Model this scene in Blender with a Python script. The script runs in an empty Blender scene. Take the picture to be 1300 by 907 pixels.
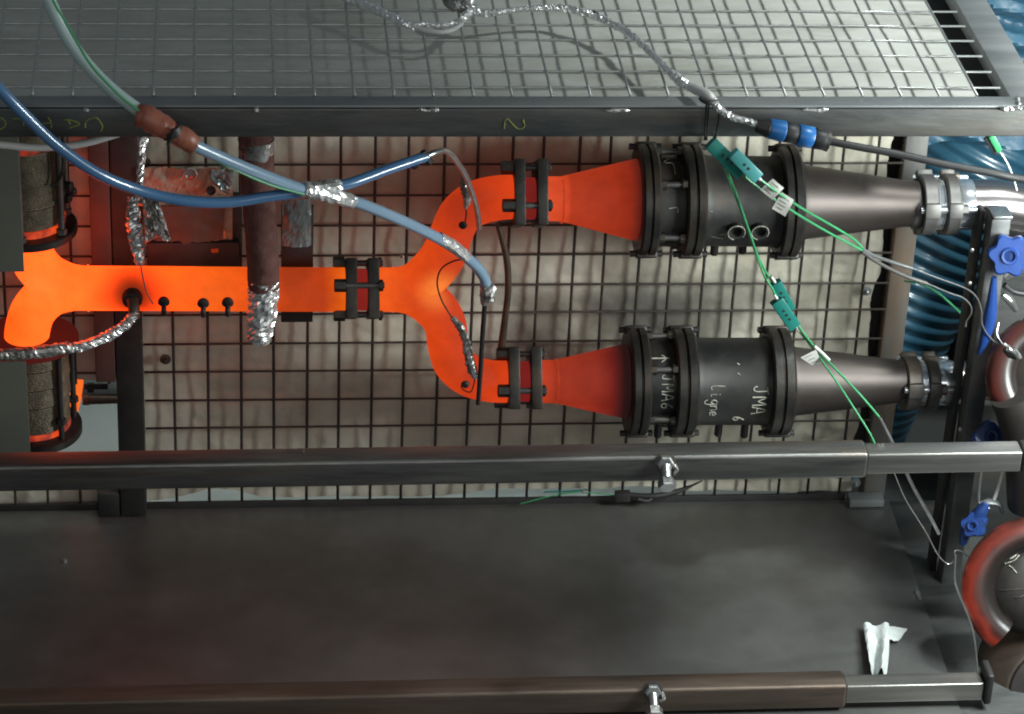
import bpy, bmesh, math, random
from mathutils import Vector, Matrix, noise, Euler
random.seed(7)
R = math.radians
scene = bpy.context.scene
C = scene.collection

# ------------------------------------------------------------------ camera
FPX, W0, H0 = 3640.69, 1300.0, 907.0
cam_d = bpy.data.cameras.new('camera')
cam = bpy.data.objects.new('camera', cam_d)
C.objects.link(cam)
cam.location = (0.08644, -3.79906, 1.85588)
cam.rotation_euler = (R(60.2224), R(-2.36624), R(-5.07588))
cam_d.sensor_width = 36.0
cam_d.lens = 36.0 * FPX / W0
cam_d.clip_start = 0.05
cam_d.clip_end = 60
cam_d.dof.use_dof = True
cam_d.dof.focus_distance = 4.0
cam_d.dof.aperture_fstop = 9
scene.camera = cam

# ------------------------------------------------------------------ world and lamps
world = bpy.data.worlds.new('World')
scene.world = world
world.use_nodes = True
bg = world.node_tree.nodes['Background']
bg.inputs[0].default_value = (0.80, 0.92, 1.0, 1)
bg.inputs[1].default_value = 0.12


def area(name, loc, target, sx, sy, energy, color):
    l = bpy.data.lights.new(name, 'AREA')
    l.shape = 'RECTANGLE'
    l.size, l.size_y, l.energy, l.color = sx, sy, energy, color
    o = bpy.data.objects.new(name, l)
    C.objects.link(o)
    o.location = loc
    o.rotation_euler = (Vector(target) - Vector(loc)).to_track_quat('-Z', 'Y').to_euler()
    return o


sp = bpy.data.lights.new('work_lamp', 'SPOT')
sp.energy, sp.color, sp.spot_size, sp.spot_blend, sp.shadow_soft_size = 225, (0.93, 1.0, 0.97), R(62), 1.0, 0.11
spo = bpy.data.objects.new('work_lamp', sp)
C.objects.link(spo)
spo.location = (1.95, -0.60, 2.10)
spo.rotation_euler = (Vector((1.42, -0.25, 0.10)) - Vector(spo.location)).to_track_quat('-Z', 'Y').to_euler()
area('bench_lamp', (1.58, -0.80, 0.28), (0.98, -0.05, -0.35), 0.32, 0.32, 23, (0.93, 1.0, 0.98))
area('front_fill', (0.6, -4.0, 1.6), (0.5, 0.0, -0.25), 3.2, 1.4, 23, (1.0, 0.98, 0.93))  # added fill from behind the camera, lifts the inside of the box
area('rear_fill', (0.2, 0.30, 0.22), (0.2, 0.24, -0.6), 0.8, 0.08, 1.6, (0.92, 1.0, 0.96))  # added fill hidden behind the back wall, brightens the pale gaps

scene.view_settings.view_transform = 'Standard'
scene.view_settings.look = 'None'
scene.view_settings.exposure = 0
scene.view_settings.gamma = 1
scene.render.engine = 'CYCLES'
scene.cycles.filter_width = 1.9

# ------------------------------------------------------------------ point helpers
CM = Euler(cam.rotation_euler).to_matrix()
CP = Vector(cam.location)


def at(x, y, Y=None, Z=None, X=None):
    d = CM @ Vector(((x - W0 / 2) / FPX, -(y - H0 / 2) / FPX, -1))
    if Y is not None:
        t = (Y - CP.y) / d.y
    elif Z is not None:
        t = (Z - CP.z) / d.z
    else:
        t = (X - CP.x) / d.x
    return CP + d * t


def path(pts, Y=None):
    """pts: (x, y, depth) or (x, y) read off the photograph, at a real depth"""
    return [at(p[0], p[1], Y=(p[2] if len(p) > 2 else Y)) for p in pts]


# ------------------------------------------------------------------ materials
class NT:
    def __init__(s, name):
        s.m = bpy.data.materials.new(name)
        s.m.use_nodes = True
        s.t = s.m.node_tree
        s.b = s.t.nodes['Principled BSDF']

    def n(s, typ, **kw):
        nd = s.t.nodes.new(typ)
        for k, v in kw.items():
            if k.startswith('i_'):
                nd.inputs[k[2:].replace('_', ' ')].default_value = v
            else:
                setattr(nd, k, v)
        return nd

    def l(s, a, b):
        s.t.links.new(a, b)


def c4(c):
    return (c[0], c[1], c[2], 1)


def ramp(nt, fac, stops, interp='LINEAR'):
    r = nt.n('ShaderNodeValToRGB')
    e = r.color_ramp.elements
    r.color_ramp.interpolation = interp
    while len(e) < len(stops):
        e.new(0.5)
    for k, (p, c) in enumerate(stops):
        e[k].position = p
        e[k].color = c4(c)
    nt.l(fac, r.inputs[0])
    return r.outputs[0]


def mat(name, c1, c2=None, rough=0.5, rough2=None, metal=0.0, scale=20, stretch=(1, 1, 1), bump=0.0, bscale=None,
        c3=None, contrast=(0.35, 0.65), spec=0.5, coat=0.0, trans=0.0, alpha=1.0, sss=0.0):
    nt = NT(name)
    b = nt.b
    b.inputs['Metallic'].default_value = metal
    b.inputs['Roughness'].default_value = rough
    b.inputs['Specular IOR Level'].default_value = spec
    b.inputs['Coat Weight'].default_value = coat
    b.inputs['Transmission Weight'].default_value = trans
    b.inputs['Alpha'].default_value = alpha
    b.inputs['Base Color'].default_value = c4(c1)
    tc = nt.n('ShaderNodeTexCoord')
    mp = nt.n('ShaderNodeMapping')
    mp.inputs['Scale'].default_value = stretch
    nt.l(tc.outputs['Object'], mp.inputs[0])
    if c2 is not None:
        no = nt.n('ShaderNodeTexNoise', i_Scale=scale, i_Detail=8.0, i_Roughness=0.62)
        nt.l(mp.outputs[0], no.inputs['Vector'])
        stops = [(contrast[0], c1), (contrast[1], c2)]
        col = ramp(nt, no.outputs['Fac'], stops)
        if c3 is not None:
            n3 = nt.n('ShaderNodeTexNoise', i_Scale=scale * 0.31, i_Detail=5.0, i_Roughness=0.7)
            mp3 = nt.n('ShaderNodeMapping')
            mp3.inputs['Location'].default_value = (3.1, 7.7, 1.3)
            nt.l(mp.outputs[0], mp3.inputs[0])
            nt.l(mp3.outputs[0], n3.inputs['Vector'])
            f3 = ramp(nt, n3.outputs['Fac'], [(0.52, (0, 0, 0)), (0.70, (1, 1, 1))])
            mx = nt.n('ShaderNodeMix', data_type='RGBA')
            nt.l(f3, mx.inputs[0])
            nt.l(col, mx.inputs[6])
            mx.inputs[7].default_value = c4(c3)
            col = mx.outputs[2]
        nt.l(col, b.inputs['Base Color'])
        if rough2 is not None:
            mr = nt.n('ShaderNodeMapRange')
            mr.inputs[1].default_value, mr.inputs[2].default_value = 0.3, 0.7
            mr.inputs[3].default_value, mr.inputs[4].default_value = rough, rough2
            nt.l(no.outputs['Fac'], mr.inputs[0])
            nt.l(mr.outputs[0], b.inputs['Roughness'])
    if bump:
        nb = nt.n('ShaderNodeTexNoise', i_Scale=bscale or scale * 3, i_Detail=6.0)
        nt.l(mp.outputs[0], nb.inputs['Vector'])
        bp = nt.n('ShaderNodeBump', i_Strength=bump, i_Distance=0.002)
        nt.l(nb.outputs['Fac'], bp.inputs['Height'])
        nt.l(bp.outputs[0], b.inputs['Normal'])
    return nt.m


def heat_mat(name, x0, x1, stops, spots=(), noise_amt=0.2):
    """red-hot steel: its temperature, and with it the glow, changes along the pipe"""
    nt = NT(name)
    b = nt.b
    b.inputs['Base Color'].default_value = (0.012, 0.008, 0.007, 1)
    b.inputs['Roughness'].default_value = 0.75
    b.inputs['Specular IOR Level'].default_value = 0.08
    g = nt.n('ShaderNodeNewGeometry')
    sep = nt.n('ShaderNodeSeparateXYZ')
    nt.l(g.outputs['Position'], sep.inputs[0])
    mr = nt.n('ShaderNodeMapRange')
    mr.inputs[1].default_value, mr.inputs[2].default_value = x0, x1
    nt.l(sep.outputs['X'], mr.inputs[0])
    col = ramp(nt, mr.outputs[0], stops)
    for (p, rad, c, amt) in spots:
        vd = nt.n('ShaderNodeVectorMath', operation='DISTANCE')
        nt.l(g.outputs['Position'], vd.inputs[0])
        vd.inputs[1].default_value = p
        ms = nt.n('ShaderNodeMapRange', interpolation_type='SMOOTHERSTEP')
        ms.inputs[1].default_value, ms.inputs[2].default_value = 0.0, rad
        ms.inputs[3].default_value, ms.inputs[4].default_value = amt, 0.0
        nt.l(vd.outputs['Value'], ms.inputs[0])
        mx = nt.n('ShaderNodeMix', data_type='RGBA')
        nt.l(ms.outputs[0], mx.inputs[0])
        nt.l(col, mx.inputs[6])
        mx.inputs[7].default_value = c4(c)
        col = mx.outputs[2]
    no = nt.n('ShaderNodeTexNoise', i_Scale=22.0, i_Detail=9.0, i_Roughness=0.65)
    nt.l(g.outputs['Position'], no.inputs['Vector'])
    mn = nt.n('ShaderNodeMapRange')
    mn.inputs[1].default_value, mn.inputs[2].default_value = 0.25, 0.75
    mn.inputs[3].default_value, mn.inputs[4].default_value = 1 - noise_amt, 1 + noise_amt
    nt.l(no.outputs['Fac'], mn.inputs[0])
    nt.l(col, b.inputs['Emission Color'])
    nt.l(mn.outputs[0], b.inputs['Emission Strength'])
    return nt.m


def srgb(r, g, b):
    f = lambda v: v / 255 / 12.92 if v / 255 <= 0.04045 else ((v / 255 + 0.055) / 1.055) ** 2.4
    return (f(r), f(g), f(b))


M = {}
M['blanket'] = mat('insulation_cloth', (0.44, 0.41, 0.325), (0.60, 0.58, 0.49), rough=0.95, scale=7, c3=(0.29, 0.245, 0.185), bump=0.5, bscale=90, spec=0.1)
M['lid_blanket'] = mat('lid_insulation_cloth', (0.54, 0.54, 0.50), (0.66, 0.67, 0.63), rough=0.95, scale=8, stretch=(1, 2.5, 1), c3=(0.42, 0.41, 0.36), bump=0.9, bscale=26, spec=0.1)
M['wire'] = mat('scaled_wire', (0.035, 0.031, 0.028), (0.07, 0.055, 0.045), rough=0.55, metal=0.4, scale=40)
M['lid_wire'] = mat('galvanised_wire', (0.42, 0.44, 0.43), (0.55, 0.57, 0.56), rough=0.42, metal=0.75, scale=60)
M['frame'] = mat('mill_scale_steel', (0.10, 0.11, 0.112), (0.17, 0.172, 0.168), rough=0.42, rough2=0.58, metal=0.85, scale=14, stretch=(0.4, 2, 2), bump=0.15, bscale=120, c3=(0.15, 0.135, 0.115))
M['frame_light'] = mat('brushed_steel', (0.20, 0.215, 0.22), (0.28, 0.295, 0.295), rough=0.45, rough2=0.6, metal=0.35, scale=18, stretch=(0.3, 2, 2), bump=0.1)
M['rail'] = mat('rail_steel', (0.12, 0.12, 0.117), (0.24, 0.237, 0.225), rough=0.36, rough2=0.5, metal=0.88, scale=16, stretch=(0.25, 2.5, 2.5), c3=(0.30, 0.22, 0.16), bump=0.2, bscale=150)
M['rust_rail'] = mat('rusty_rail_steel', (0.085, 0.066, 0.053), (0.145, 0.11, 0.088), rough=0.48, rough2=0.62, metal=0.75, scale=18, stretch=(0.25, 2.5, 2.5), c3=(0.16, 0.095, 0.055), bump=0.25, bscale=150)
M['rail_inner'] = mat('inner_rail_steel', (0.20, 0.20, 0.19), (0.30, 0.29, 0.27), rough=0.28, rough2=0.42, metal=0.8, scale=22, stretch=(0.2, 3, 3), bump=0.15)
M['sheet'] = mat('rolled_steel_sheet', (0.15, 0.152, 0.147), (0.21, 0.212, 0.206), rough=0.34, rough2=0.46, metal=0.72, scale=5, c3=(0.125, 0.118, 0.108), bump=0.05, bscale=25)
M['dark'] = mat('black_steel', (0.012, 0.012, 0.012), (0.025, 0.024, 0.023), rough=0.55, scale=30, bump=0.2)
M['flange'] = mat('oxidised_flange_steel', (0.020, 0.020, 0.020), (0.045, 0.041, 0.036), rough=0.42, metal=0.55, scale=30, c3=(0.06, 0.042, 0.028), bump=0.3)
M['catalyst'] = mat('oxidised_housing_steel', (0.018, 0.019, 0.020), (0.050, 0.048, 0.045), rough=0.38, rough2=0.65, metal=0.5, scale=11, c3=(0.075, 0.055, 0.038), bump=0.35)
M['post'] = mat('stained_post_steel', (0.13, 0.128, 0.122), (0.18, 0.175, 0.165), rough=0.5, metal=0.3, scale=9, stretch=(3, 3, 0.4), c3=(0.20, 0.12, 0.06), bump=0.15)
M['cone'] = mat('tempered_cone_steel', (0.05, 0.042, 0.038), (0.08, 0.068, 0.062), rough=0.42, rough2=0.55, metal=0.7, scale=9, stretch=(0.5, 2, 2), c3=(0.045, 0.034, 0.030), bump=0.1)
M['chrome'] = mat('bright_stainless', (0.72, 0.76, 0.80), rough=0.16, metal=0.88)
M['pipe'] = mat('tempered_stainless', (0.34, 0.31, 0.31), (0.45, 0.42, 0.42), rough=0.22, metal=0.95, scale=8)
M['clampsteel'] = mat('clamp_steel', (0.085, 0.083, 0.082), (0.14, 0.135, 0.128), rough=0.5, metal=0.6, scale=20, c3=(0.16, 0.12, 0.08), bump=0.2)
M['foil'] = mat('aluminium_foil', (0.74, 0.75, 0.75), (0.90, 0.91, 0.91), rough=0.27, metal=0.8, scale=40, bump=0.8, bscale=120)
M['dirty_foil'] = mat('sooty_foil', (0.25, 0.245, 0.235), (0.55, 0.55, 0.54), rough=0.38, metal=0.75, scale=30, bump=0.6, bscale=140, c3=(0.12, 0.11, 0.10))
M['sleeve'] = mat('red_glass_sleeve', (0.085, 0.030, 0.024), (0.135, 0.052, 0.042), rough=0.8, scale=60, bump=0.6, bscale=220, c3=(0.17, 0.085, 0.07))
M['sleeve_bright'] = mat('orange_silicone_sleeve', (0.22, 0.055, 0.03), (0.32, 0.11, 0.07), rough=0.45, scale=30, bump=0.5, bscale=90)
M['hose_pale'] = mat('pale_hose', (0.36, 0.48, 0.46), (0.42, 0.54, 0.53), rough=0.3, scale=8, coat=0.3)
M['hose_mid'] = mat('greyblue_hose', (0.19, 0.29, 0.40), (0.22, 0.33, 0.44), rough=0.28, scale=8, coat=0.3)
M['hose_blue'] = mat('blue_hose', (0.06, 0.15, 0.30), (0.085, 0.185, 0.34), rough=0.25, scale=8, coat=0.4)
M['teal'] = mat('teal_plastic', (0.008, 0.13, 0.11), (0.013, 0.165, 0.14), rough=0.35, scale=20)
M['teal_pale'] = mat('pale_teal_plastic', (0.05, 0.25, 0.25), (0.075, 0.30, 0.30), rough=0.35, scale=20)
M['green'] = mat('green_wire_sheath', (0.03, 0.25, 0.09), (0.05, 0.31, 0.13), rough=0.4, scale=30)
M['black'] = mat('black_rubber', (0.014, 0.014, 0.015), (0.024, 0.024, 0.025), rough=0.5, scale=30)
M['bluepl'] = mat('blue_plastic', (0.009, 0.038, 0.17), (0.014, 0.05, 0.21), rough=0.4, scale=20, c3=(0.012, 0.035, 0.12), bump=0.15)
M['bluetape'] = mat('blue_shrink_ring', (0.015, 0.12, 0.36), (0.02, 0.15, 0.40), rough=0.35, scale=20)
M['duct'] = mat('blue_duct_cloth', (0.018, 0.072, 0.118), (0.03, 0.10, 0.15), rough=0.36, scale=12, coat=0.35, bump=0.5, bscale=30)
M['white'] = mat('white_sheath', (0.55, 0.56, 0.54), (0.65, 0.66, 0.64), rough=0.5, scale=20)
M['tag'] = mat('label_paper', (0.55, 0.55, 0.50), (0.66, 0.66, 0.61), rough=0.7, scale=40)
M['ink'] = mat('tag_ink', (0.06, 0.06, 0.06), rough=0.8)
M['chalk'] = mat('chalk_line', (0.20, 0.20, 0.16), (0.52, 0.52, 0.44), rough=0.9, scale=160)
M['ychalk'] = mat('yellow_chalk_line', (0.17, 0.20, 0.03), (0.25, 0.28, 0.06), rough=0.9, scale=200)
M['weld'] = mat('weld_bead', (0.45, 0.45, 0.44), (0.65, 0.65, 0.63), rough=0.3, metal=0.9, scale=90, bump=0.6)
M['brown_rod'] = mat('rust_brown_rod', (0.06, 0.04, 0.03), (0.10, 0.065, 0.045), rough=0.5, metal=0.4, scale=40)
M['basket'] = mat('woven_steel_wrap', (0.085, 0.068, 0.045), (0.18, 0.148, 0.10), rough=0.55, metal=0.4, scale=45, bump=0.9, bscale=260, c3=(0.10, 0.085, 0.06))
M['olive'] = mat('olive_grey_plate', (0.085, 0.088, 0.07), (0.105, 0.107, 0.088), rough=0.6, scale=6)
M['pale'] = mat('pale_board', (0.62, 0.68, 0.66), (0.70, 0.76, 0.74), rough=0.8, scale=4)
M['ground'] = mat('dark_concrete', (0.032, 0.035, 0.034), (0.045, 0.048, 0.047), rough=0.7, scale=6, c3=(0.025, 0.026, 0.025), bump=0.3)
M['paper'] = mat('reflection_white', (0.42, 0.46, 0.45), (0.52, 0.56, 0.55), rough=0.9, scale=30)  # white of a glass reflection, given to a solid sheet
M['bolt'] = mat('zinc_bolt', (0.42, 0.43, 0.43), (0.58, 0.59, 0.58), rough=0.3, metal=0.9, scale=60, bump=0.2)
M['redplate'] = mat('reddish_brown_plate', (0.07, 0.04, 0.035), (0.12, 0.06, 0.05), rough=0.6, metal=0.3, scale=12, c3=(0.14, 0.055, 0.04))  # reddish brown with redder blotches
M['film'] = mat('crinkled_film', (0.10, 0.13, 0.13), (0.22, 0.26, 0.26), rough=0.3, metal=0.3, scale=20, bump=0.3, bscale=40)

def add_soot_shade(m, spots):
    # ragged patches on the cloth: soot, tan stains and painted shade
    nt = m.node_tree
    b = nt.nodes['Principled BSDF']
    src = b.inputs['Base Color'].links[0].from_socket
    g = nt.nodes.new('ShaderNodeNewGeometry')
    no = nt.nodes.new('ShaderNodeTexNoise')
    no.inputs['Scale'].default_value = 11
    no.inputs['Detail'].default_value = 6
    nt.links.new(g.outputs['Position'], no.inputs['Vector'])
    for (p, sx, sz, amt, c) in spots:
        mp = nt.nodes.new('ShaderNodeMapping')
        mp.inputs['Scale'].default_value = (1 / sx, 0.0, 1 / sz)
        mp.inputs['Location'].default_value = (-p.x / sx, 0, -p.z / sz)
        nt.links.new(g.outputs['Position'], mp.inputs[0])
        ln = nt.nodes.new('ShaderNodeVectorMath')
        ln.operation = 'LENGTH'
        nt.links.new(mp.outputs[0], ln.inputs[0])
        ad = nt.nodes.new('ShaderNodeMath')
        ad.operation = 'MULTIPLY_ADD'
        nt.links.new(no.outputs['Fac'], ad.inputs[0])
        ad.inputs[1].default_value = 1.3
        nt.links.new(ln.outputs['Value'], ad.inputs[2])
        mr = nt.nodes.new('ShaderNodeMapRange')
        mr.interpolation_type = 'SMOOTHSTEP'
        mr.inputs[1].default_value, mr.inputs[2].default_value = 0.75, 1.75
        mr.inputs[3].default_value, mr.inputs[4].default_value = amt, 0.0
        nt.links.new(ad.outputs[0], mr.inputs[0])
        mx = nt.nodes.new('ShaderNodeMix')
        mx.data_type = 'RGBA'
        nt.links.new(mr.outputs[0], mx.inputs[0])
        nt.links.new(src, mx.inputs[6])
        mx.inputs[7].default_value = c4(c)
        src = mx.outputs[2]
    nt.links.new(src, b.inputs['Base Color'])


add_soot_shade(M['blanket'], [(at(835, 392, Y=0.02), 0.27, 0.09, 0.95, (0.085, 0.08, 0.07)), (at(690, 400, Y=0.02), 0.10, 0.09, 0.8, (0.13, 0.11, 0.09)),  # these two mix soot with catalyst shadow put into the cloth colour
                        (at(590, 215, Y=0.02), 0.20, 0.10, 0.6, (0.30, 0.19, 0.13)), (at(430, 270, Y=0.02), 0.12, 0.08, 0.5, (0.33, 0.22, 0.15))])
XM = lambda px, py=365: at(px, py, Y=-0.15).x
HX0, HX1 = XM(0), XM(830)


def hs(lst):
    return [((XM(px) - HX0) / (HX1 - HX0), ((2.8,) + srgb(*c)[1:]) if c[0] >= 250 else srgb(*c)) for px, c in lst]


J1 = at(560, 374, Y=-0.19)
J0 = at(40, 368, Y=-0.19)
M['hot'] = heat_mat('glowing_steel', HX0, HX1, hs([
    (6, (255, 118, 34)), (70, (255, 128, 44)), (130, (253, 119, 38)), (190, (251, 106, 28)), (260, (248, 98, 24)), (312, (230, 84, 18)),
    (360, (186, 62, 16)), (410, (178, 58, 18)), (437, (232, 96, 18)), (492, (232, 86, 24)), (520, (222, 74, 20)), (560, (206, 64, 20)),
    (600, (190, 56, 20)), (640, (206, 62, 22))]),
    spots=[(at(168, 376, Y=-0.185), 0.075, srgb(105, 34, 10), 1.0), (J1, 0.05, srgb(255, 142, 56), 0.75), (J0, 0.045, (2.8,) + srgb(255, 142, 60)[1:], 0.7), (at(14, 415, Y=-0.16), 0.055, (1.3,) + srgb(255, 98, 20)[1:], 0.8),
           (at(572, 262, Y=-0.18), 0.075, srgb(158, 44, 20), 0.8), (at(375, 345, Y=-0.15), 0.05, srgb(130, 44, 20), 0.5)])
M['hot_gap'] = heat_mat('dull_red_steel', HX0, HX1, [(0.0, srgb(150, 40, 26)), (1.0, srgb(104, 26, 26))])
M['hot_up'] = heat_mat('glowing_cone_steel', HX0, HX1, hs([
    (690, (214, 74, 36)), (712, (200, 66, 32)), (716, (172, 54, 26)), (770, (158, 48, 24)), (788, (138, 40, 22)), (800, (78, 26, 20)), (808, (40, 18, 16))]))
M['hot_low'] = heat_mat('glowing_cone_steel_lower', HX0, HX1, hs([
    (684, (196, 62, 28)), (704, (176, 54, 26)), (709, (154, 48, 26)), (760, (142, 42, 26)), (778, (116, 32, 24)), (790, (70, 24, 22)), (796, (38, 18, 18))]))
M['hot_ring'] = heat_mat('red_hot_rim', -1, 1, [(0, srgb(150, 42, 18)), (1, srgb(150, 42, 18))], noise_amt=0.9)
nt = NT('patchy_red_hot_rim')
nt.b.inputs['Base Color'].default_value = (0.05, 0.03, 0.025, 1)
nt.b.inputs['Roughness'].default_value = 0.7
_g = nt.n('ShaderNodeNewGeometry')
_n = nt.n('ShaderNodeTexNoise', i_Scale=34.0, i_Detail=4.0)
nt.l(_g.outputs['Position'], _n.inputs['Vector'])
nt.l(ramp(nt, _n.outputs['Fac'], [(0.36, srgb(40, 10, 8)), (0.52, srgb(150, 40, 18)), (0.68, srgb(225, 74, 26))]), nt.b.inputs['Emission Color'])
nt.b.inputs['Emission Strength'].default_value = 1.0
M['hot_rim'] = nt.m
M['hot_bright'] = heat_mat('orange_hot_pipe', -1, 1, [(0, srgb(255, 112, 36)), (1, srgb(255, 112, 36))])


# ------------------------------------------------------------------ mesh helpers
def new_obj(name, bm, m, parent=None, smooth=True):
    me = bpy.data.meshes.new(name)
    bm.normal_update()
    bm.to_mesh(me)
    bm.free()
    me.materials.append(M[m] if isinstance(m, str) else m)
    if smooth:
        for p in me.polygons:
            p.use_smooth = True
        try:
            me.set_sharp_from_angle(angle=R(38))
        except Exception:
            pass
    o = bpy.data.objects.new(name, me)
    C.objects.link(o)
    if parent is not None:
        o.parent = parent
        o.matrix_parent_inverse = Matrix.Translation(-parent.location)
    return o


def thing(name, label, cat, loc, group=None):
    o = bpy.data.objects.new(name, None)
    C.objects.link(o)
    o.location = loc
    o.empty_display_size = 0.02
    o['label'], o['category'] = label, cat
    if group:
        o['group'] = group
    return o


def tag(o, label, cat, group=None):
    o['label'], o['category'] = label, cat
    if group:
        o['group'] = group
    return o


def box_bm(lo, hi, bevel=0.0, seg=2, bm=None):
    bm = bm or bmesh.new()
    r = bmesh.ops.create_cube(bm, size=1)
    vs = r['verts']
    for v in vs:
        v.co = Vector([lo[k] + (v.co[k] + 0.5) * (hi[k] - lo[k]) for k in range(3)])
    if bevel:
        es = [e for e in bm.edges if all(v in vs for v in e.verts)]
        bmesh.ops.bevel(bm, geom=es, offset=bevel, segments=seg, affect='EDGES', profile=0.5)
    return bm


def obox_bm(center, axes, half, bevel=0.0):
    """box with its own axes (3 unit vectors) and half sizes"""
    bm = box_bm((-half[0], -half[1], -half[2]), half, bevel)
    m = Matrix((axes[0], axes[1], axes[2])).transposed().to_4x4()
    m.translation = center
    bm.transform(m)
    return bm


def smooth_path(pts, n=8, radii=None):
    if len(pts) < 3:
        return list(pts), (list(radii) if radii else None)
    out, ro = [], []
    P = [pts[0] * 2 - pts[1]] + list(pts) + [pts[-1] * 2 - pts[-2]]
    for k in range(1, len(P) - 2):
        p0, p1, p2, p3 = P[k - 1], P[k], P[k + 1], P[k + 2]
        for s in range(n):
            t = s / n
            out.append(0.5 * ((2 * p1) + (p2 - p0) * t + (2 * p0 - 5 * p1 + 4 * p2 - p3) * t * t + (3 * p1 - p0 - 3 * p2 + p3) * t ** 3))
            if radii:
                ro.append(radii[k - 1] * (1 - t) + radii[k] * t)
    out.append(pts[-1])
    if radii:
        ro.append(radii[-1])
    return out, (ro if radii else None)


def tube_bm(pts, r, seg=12, n=8, crinkle=0.0, caps=True, bm=None, squash=1.0, smooth=True):
    radii = list(r) if isinstance(r, (list, tuple)) else None
    if smooth:
        P, ro = smooth_path([Vector(p) for p in pts], n, radii)
    else:
        P, ro = [Vector(p) for p in pts], radii
    bm = bm or bmesh.new()
    t0 = (P[1] - P[0]).normalized()
    up = Vector((0, 0, 1)) if abs(t0.z) < 0.9 else Vector((0, 1, 0))
    u = t0.cross(up).normalized()
    rings = []
    for k, p in enumerate(P):
        t = (P[min(k + 1, len(P) - 1)] - P[max(k - 1, 0)]).normalized()
        u = (u - t * u.dot(t)).normalized()
        v = t.cross(u)
        rr = ro[k] if ro else r
        ring = []
        for s in range(seg):
            a = 2 * math.pi * s / seg
            q = rr * (1 + crinkle * (random.random() * 2 - 1))
            ring.append(bm.verts.new(p + u * (math.cos(a) * q) + v * (math.sin(a) * q * squash)))
        rings.append(ring)
    for a, b in zip(rings, rings[1:]):
        for s in range(seg):
            bm.faces.new((a[s], a[(s + 1) % seg], b[(s + 1) % seg], b[s]))
    if caps:
        bm.faces.new(list(reversed(rings[0])))
        bm.faces.new(rings[-1])
    return bm


def lathe_bm(origin, axis, prof, seg=40, bm=None, cap=True):
    """prof: list of (distance along axis, radius)"""
    bm = bm or bmesh.new()
    ax = Vector(axis).normalized()
    h = Vector((0, 0, 1)) if abs(ax.z) < 0.9 else Vector((0, 1, 0))
    u = ax.cross(h).normalized()
    v = ax.cross(u)
    rings = []
    for d, r in prof:
        rings.append([bm.verts.new(Vector(origin) + ax * d + (u * math.cos(2 * math.pi * s / seg) + v * math.sin(2 * math.pi * s / seg)) * max(r, 1e-5)) for s in range(seg)])
    for a, b in zip(rings, rings[1:]):
        for s in range(seg):
            bm.faces.new((a[s], b[s], b[(s + 1) % seg], a[(s + 1) % seg]))
    if cap:
        bm.faces.new(rings[0])
        bm.faces.new(list(reversed(rings[-1])))
    bmesh.ops.recalc_face_normals(bm, faces=bm.faces)
    return bm


def cyl_bm(p, q, r, seg=16, bm=None):
    d = (Vector(q) - Vector(p))
    return lathe_bm(p, d, [(0, r), (d.length, r)], seg, bm)


def foil_tube(name, pts, r, parent=None, m='foil', crinkle=0.16, seg=11, n=10):
    return new_obj(name, tube_bm(pts, r, seg, n, crinkle), m, parent, smooth=False)


def sheet_bm(fn, nu, nv, thick=0.0):
    bm = bmesh.new()
    g = [[bm.verts.new(fn(i / nu, j / nv)) for i in range(nu + 1)] for j in range(nv + 1)]
    for j in range(nv):
        for i in range(nu):
            bm.faces.new((g[j][i], g[j][i + 1], g[j + 1][i + 1], g[j + 1][i]))
    if thick:
        bm.normal_update()
        h = [[bm.verts.new(v.co - v.normal * abs(thick)) for v in row] for row in g]
        for j in range(nv):
            for i in range(nu):
                bm.faces.new((h[j][i], h[j + 1][i], h[j + 1][i + 1], h[j][i + 1]))
        rim = [(0, i) for i in range(nu)] + [(j, nu) for j in range(nv)] + [(nv, i) for i in range(nu, 0, -1)] + [(j, 0) for j in range(nv, 0, -1)]
        for a, b in zip(rim, rim[1:] + rim[:1]):
            bm.faces.new((g[a[0]][a[1]], h[a[0]][a[1]], h[b[0]][b[1]], g[b[0]][b[1]]))
    return bm


def fbm(x, y, z=0.0):
    return noise.fractal(Vector((x, y, z)), 0.8, 2.1, 5)


def weld_obj(p, q, parent, r=0.0035, k=7, name='weld'):
    bm = bmesh.new()
    p, q = Vector(p), Vector(q)
    pts = [p.lerp(q, i / k) + Vector((random.uniform(-1, 1), random.uniform(-1, 1), random.uniform(-1, 1))) * r * 0.25 for i in range(k + 1)]
    rad = [r * random.uniform(0.55, 1.15) for _ in pts]
    rad[0] = rad[-1] = r * 0.3
    return new_obj(name, tube_bm(pts, rad, 8, 4, 0.12), 'weld', parent)


# ------------------------------------------------------------------ ground and backdrop
ZF = -0.596
g = new_obj('ground', box_bm((-3, -3, -0.72), (4, 3, -0.640)), 'ground')
g['kind'] = 'structure'
o = new_obj('pale_wall', box_bm((-0.9, 0.42, -0.639), (1.0, 0.45, 0.5), 0.004), 'pale')
tag(o, 'pale green-white board standing behind the insulated back, showing through its gaps', 'board')
o = new_obj('dark_screen', box_bm((1.02, 0.50, -0.639), (2.3, 0.53, 0.9), 0.004), 'ground')
tag(o, 'dark grey screen standing behind the blue corrugated duct', 'screen')

o = new_obj('pale_tray', box_bm((-0.6, 0.06, -0.6395), (1.0, 0.40, -0.628), 0.003), 'pale')
tag(o, 'pale white tray lying behind the ragged foot of the insulation blanket', 'tray')
# floor sheet of the box
sh = thing('floor_sheet', 'dark rolled steel sheet forming the floor of the test box', 'steel sheet', (0.4, -0.25, ZF))


def floor_fn(u, v):
    x = -0.5 + u * (1.131 + 0.5)
    y = -0.78 + v * 0.777
    xr = 1.118 + 0.013 * v
    x = -0.5 + u * (xr + 0.5)
    return Vector((x, y, ZF))


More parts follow.
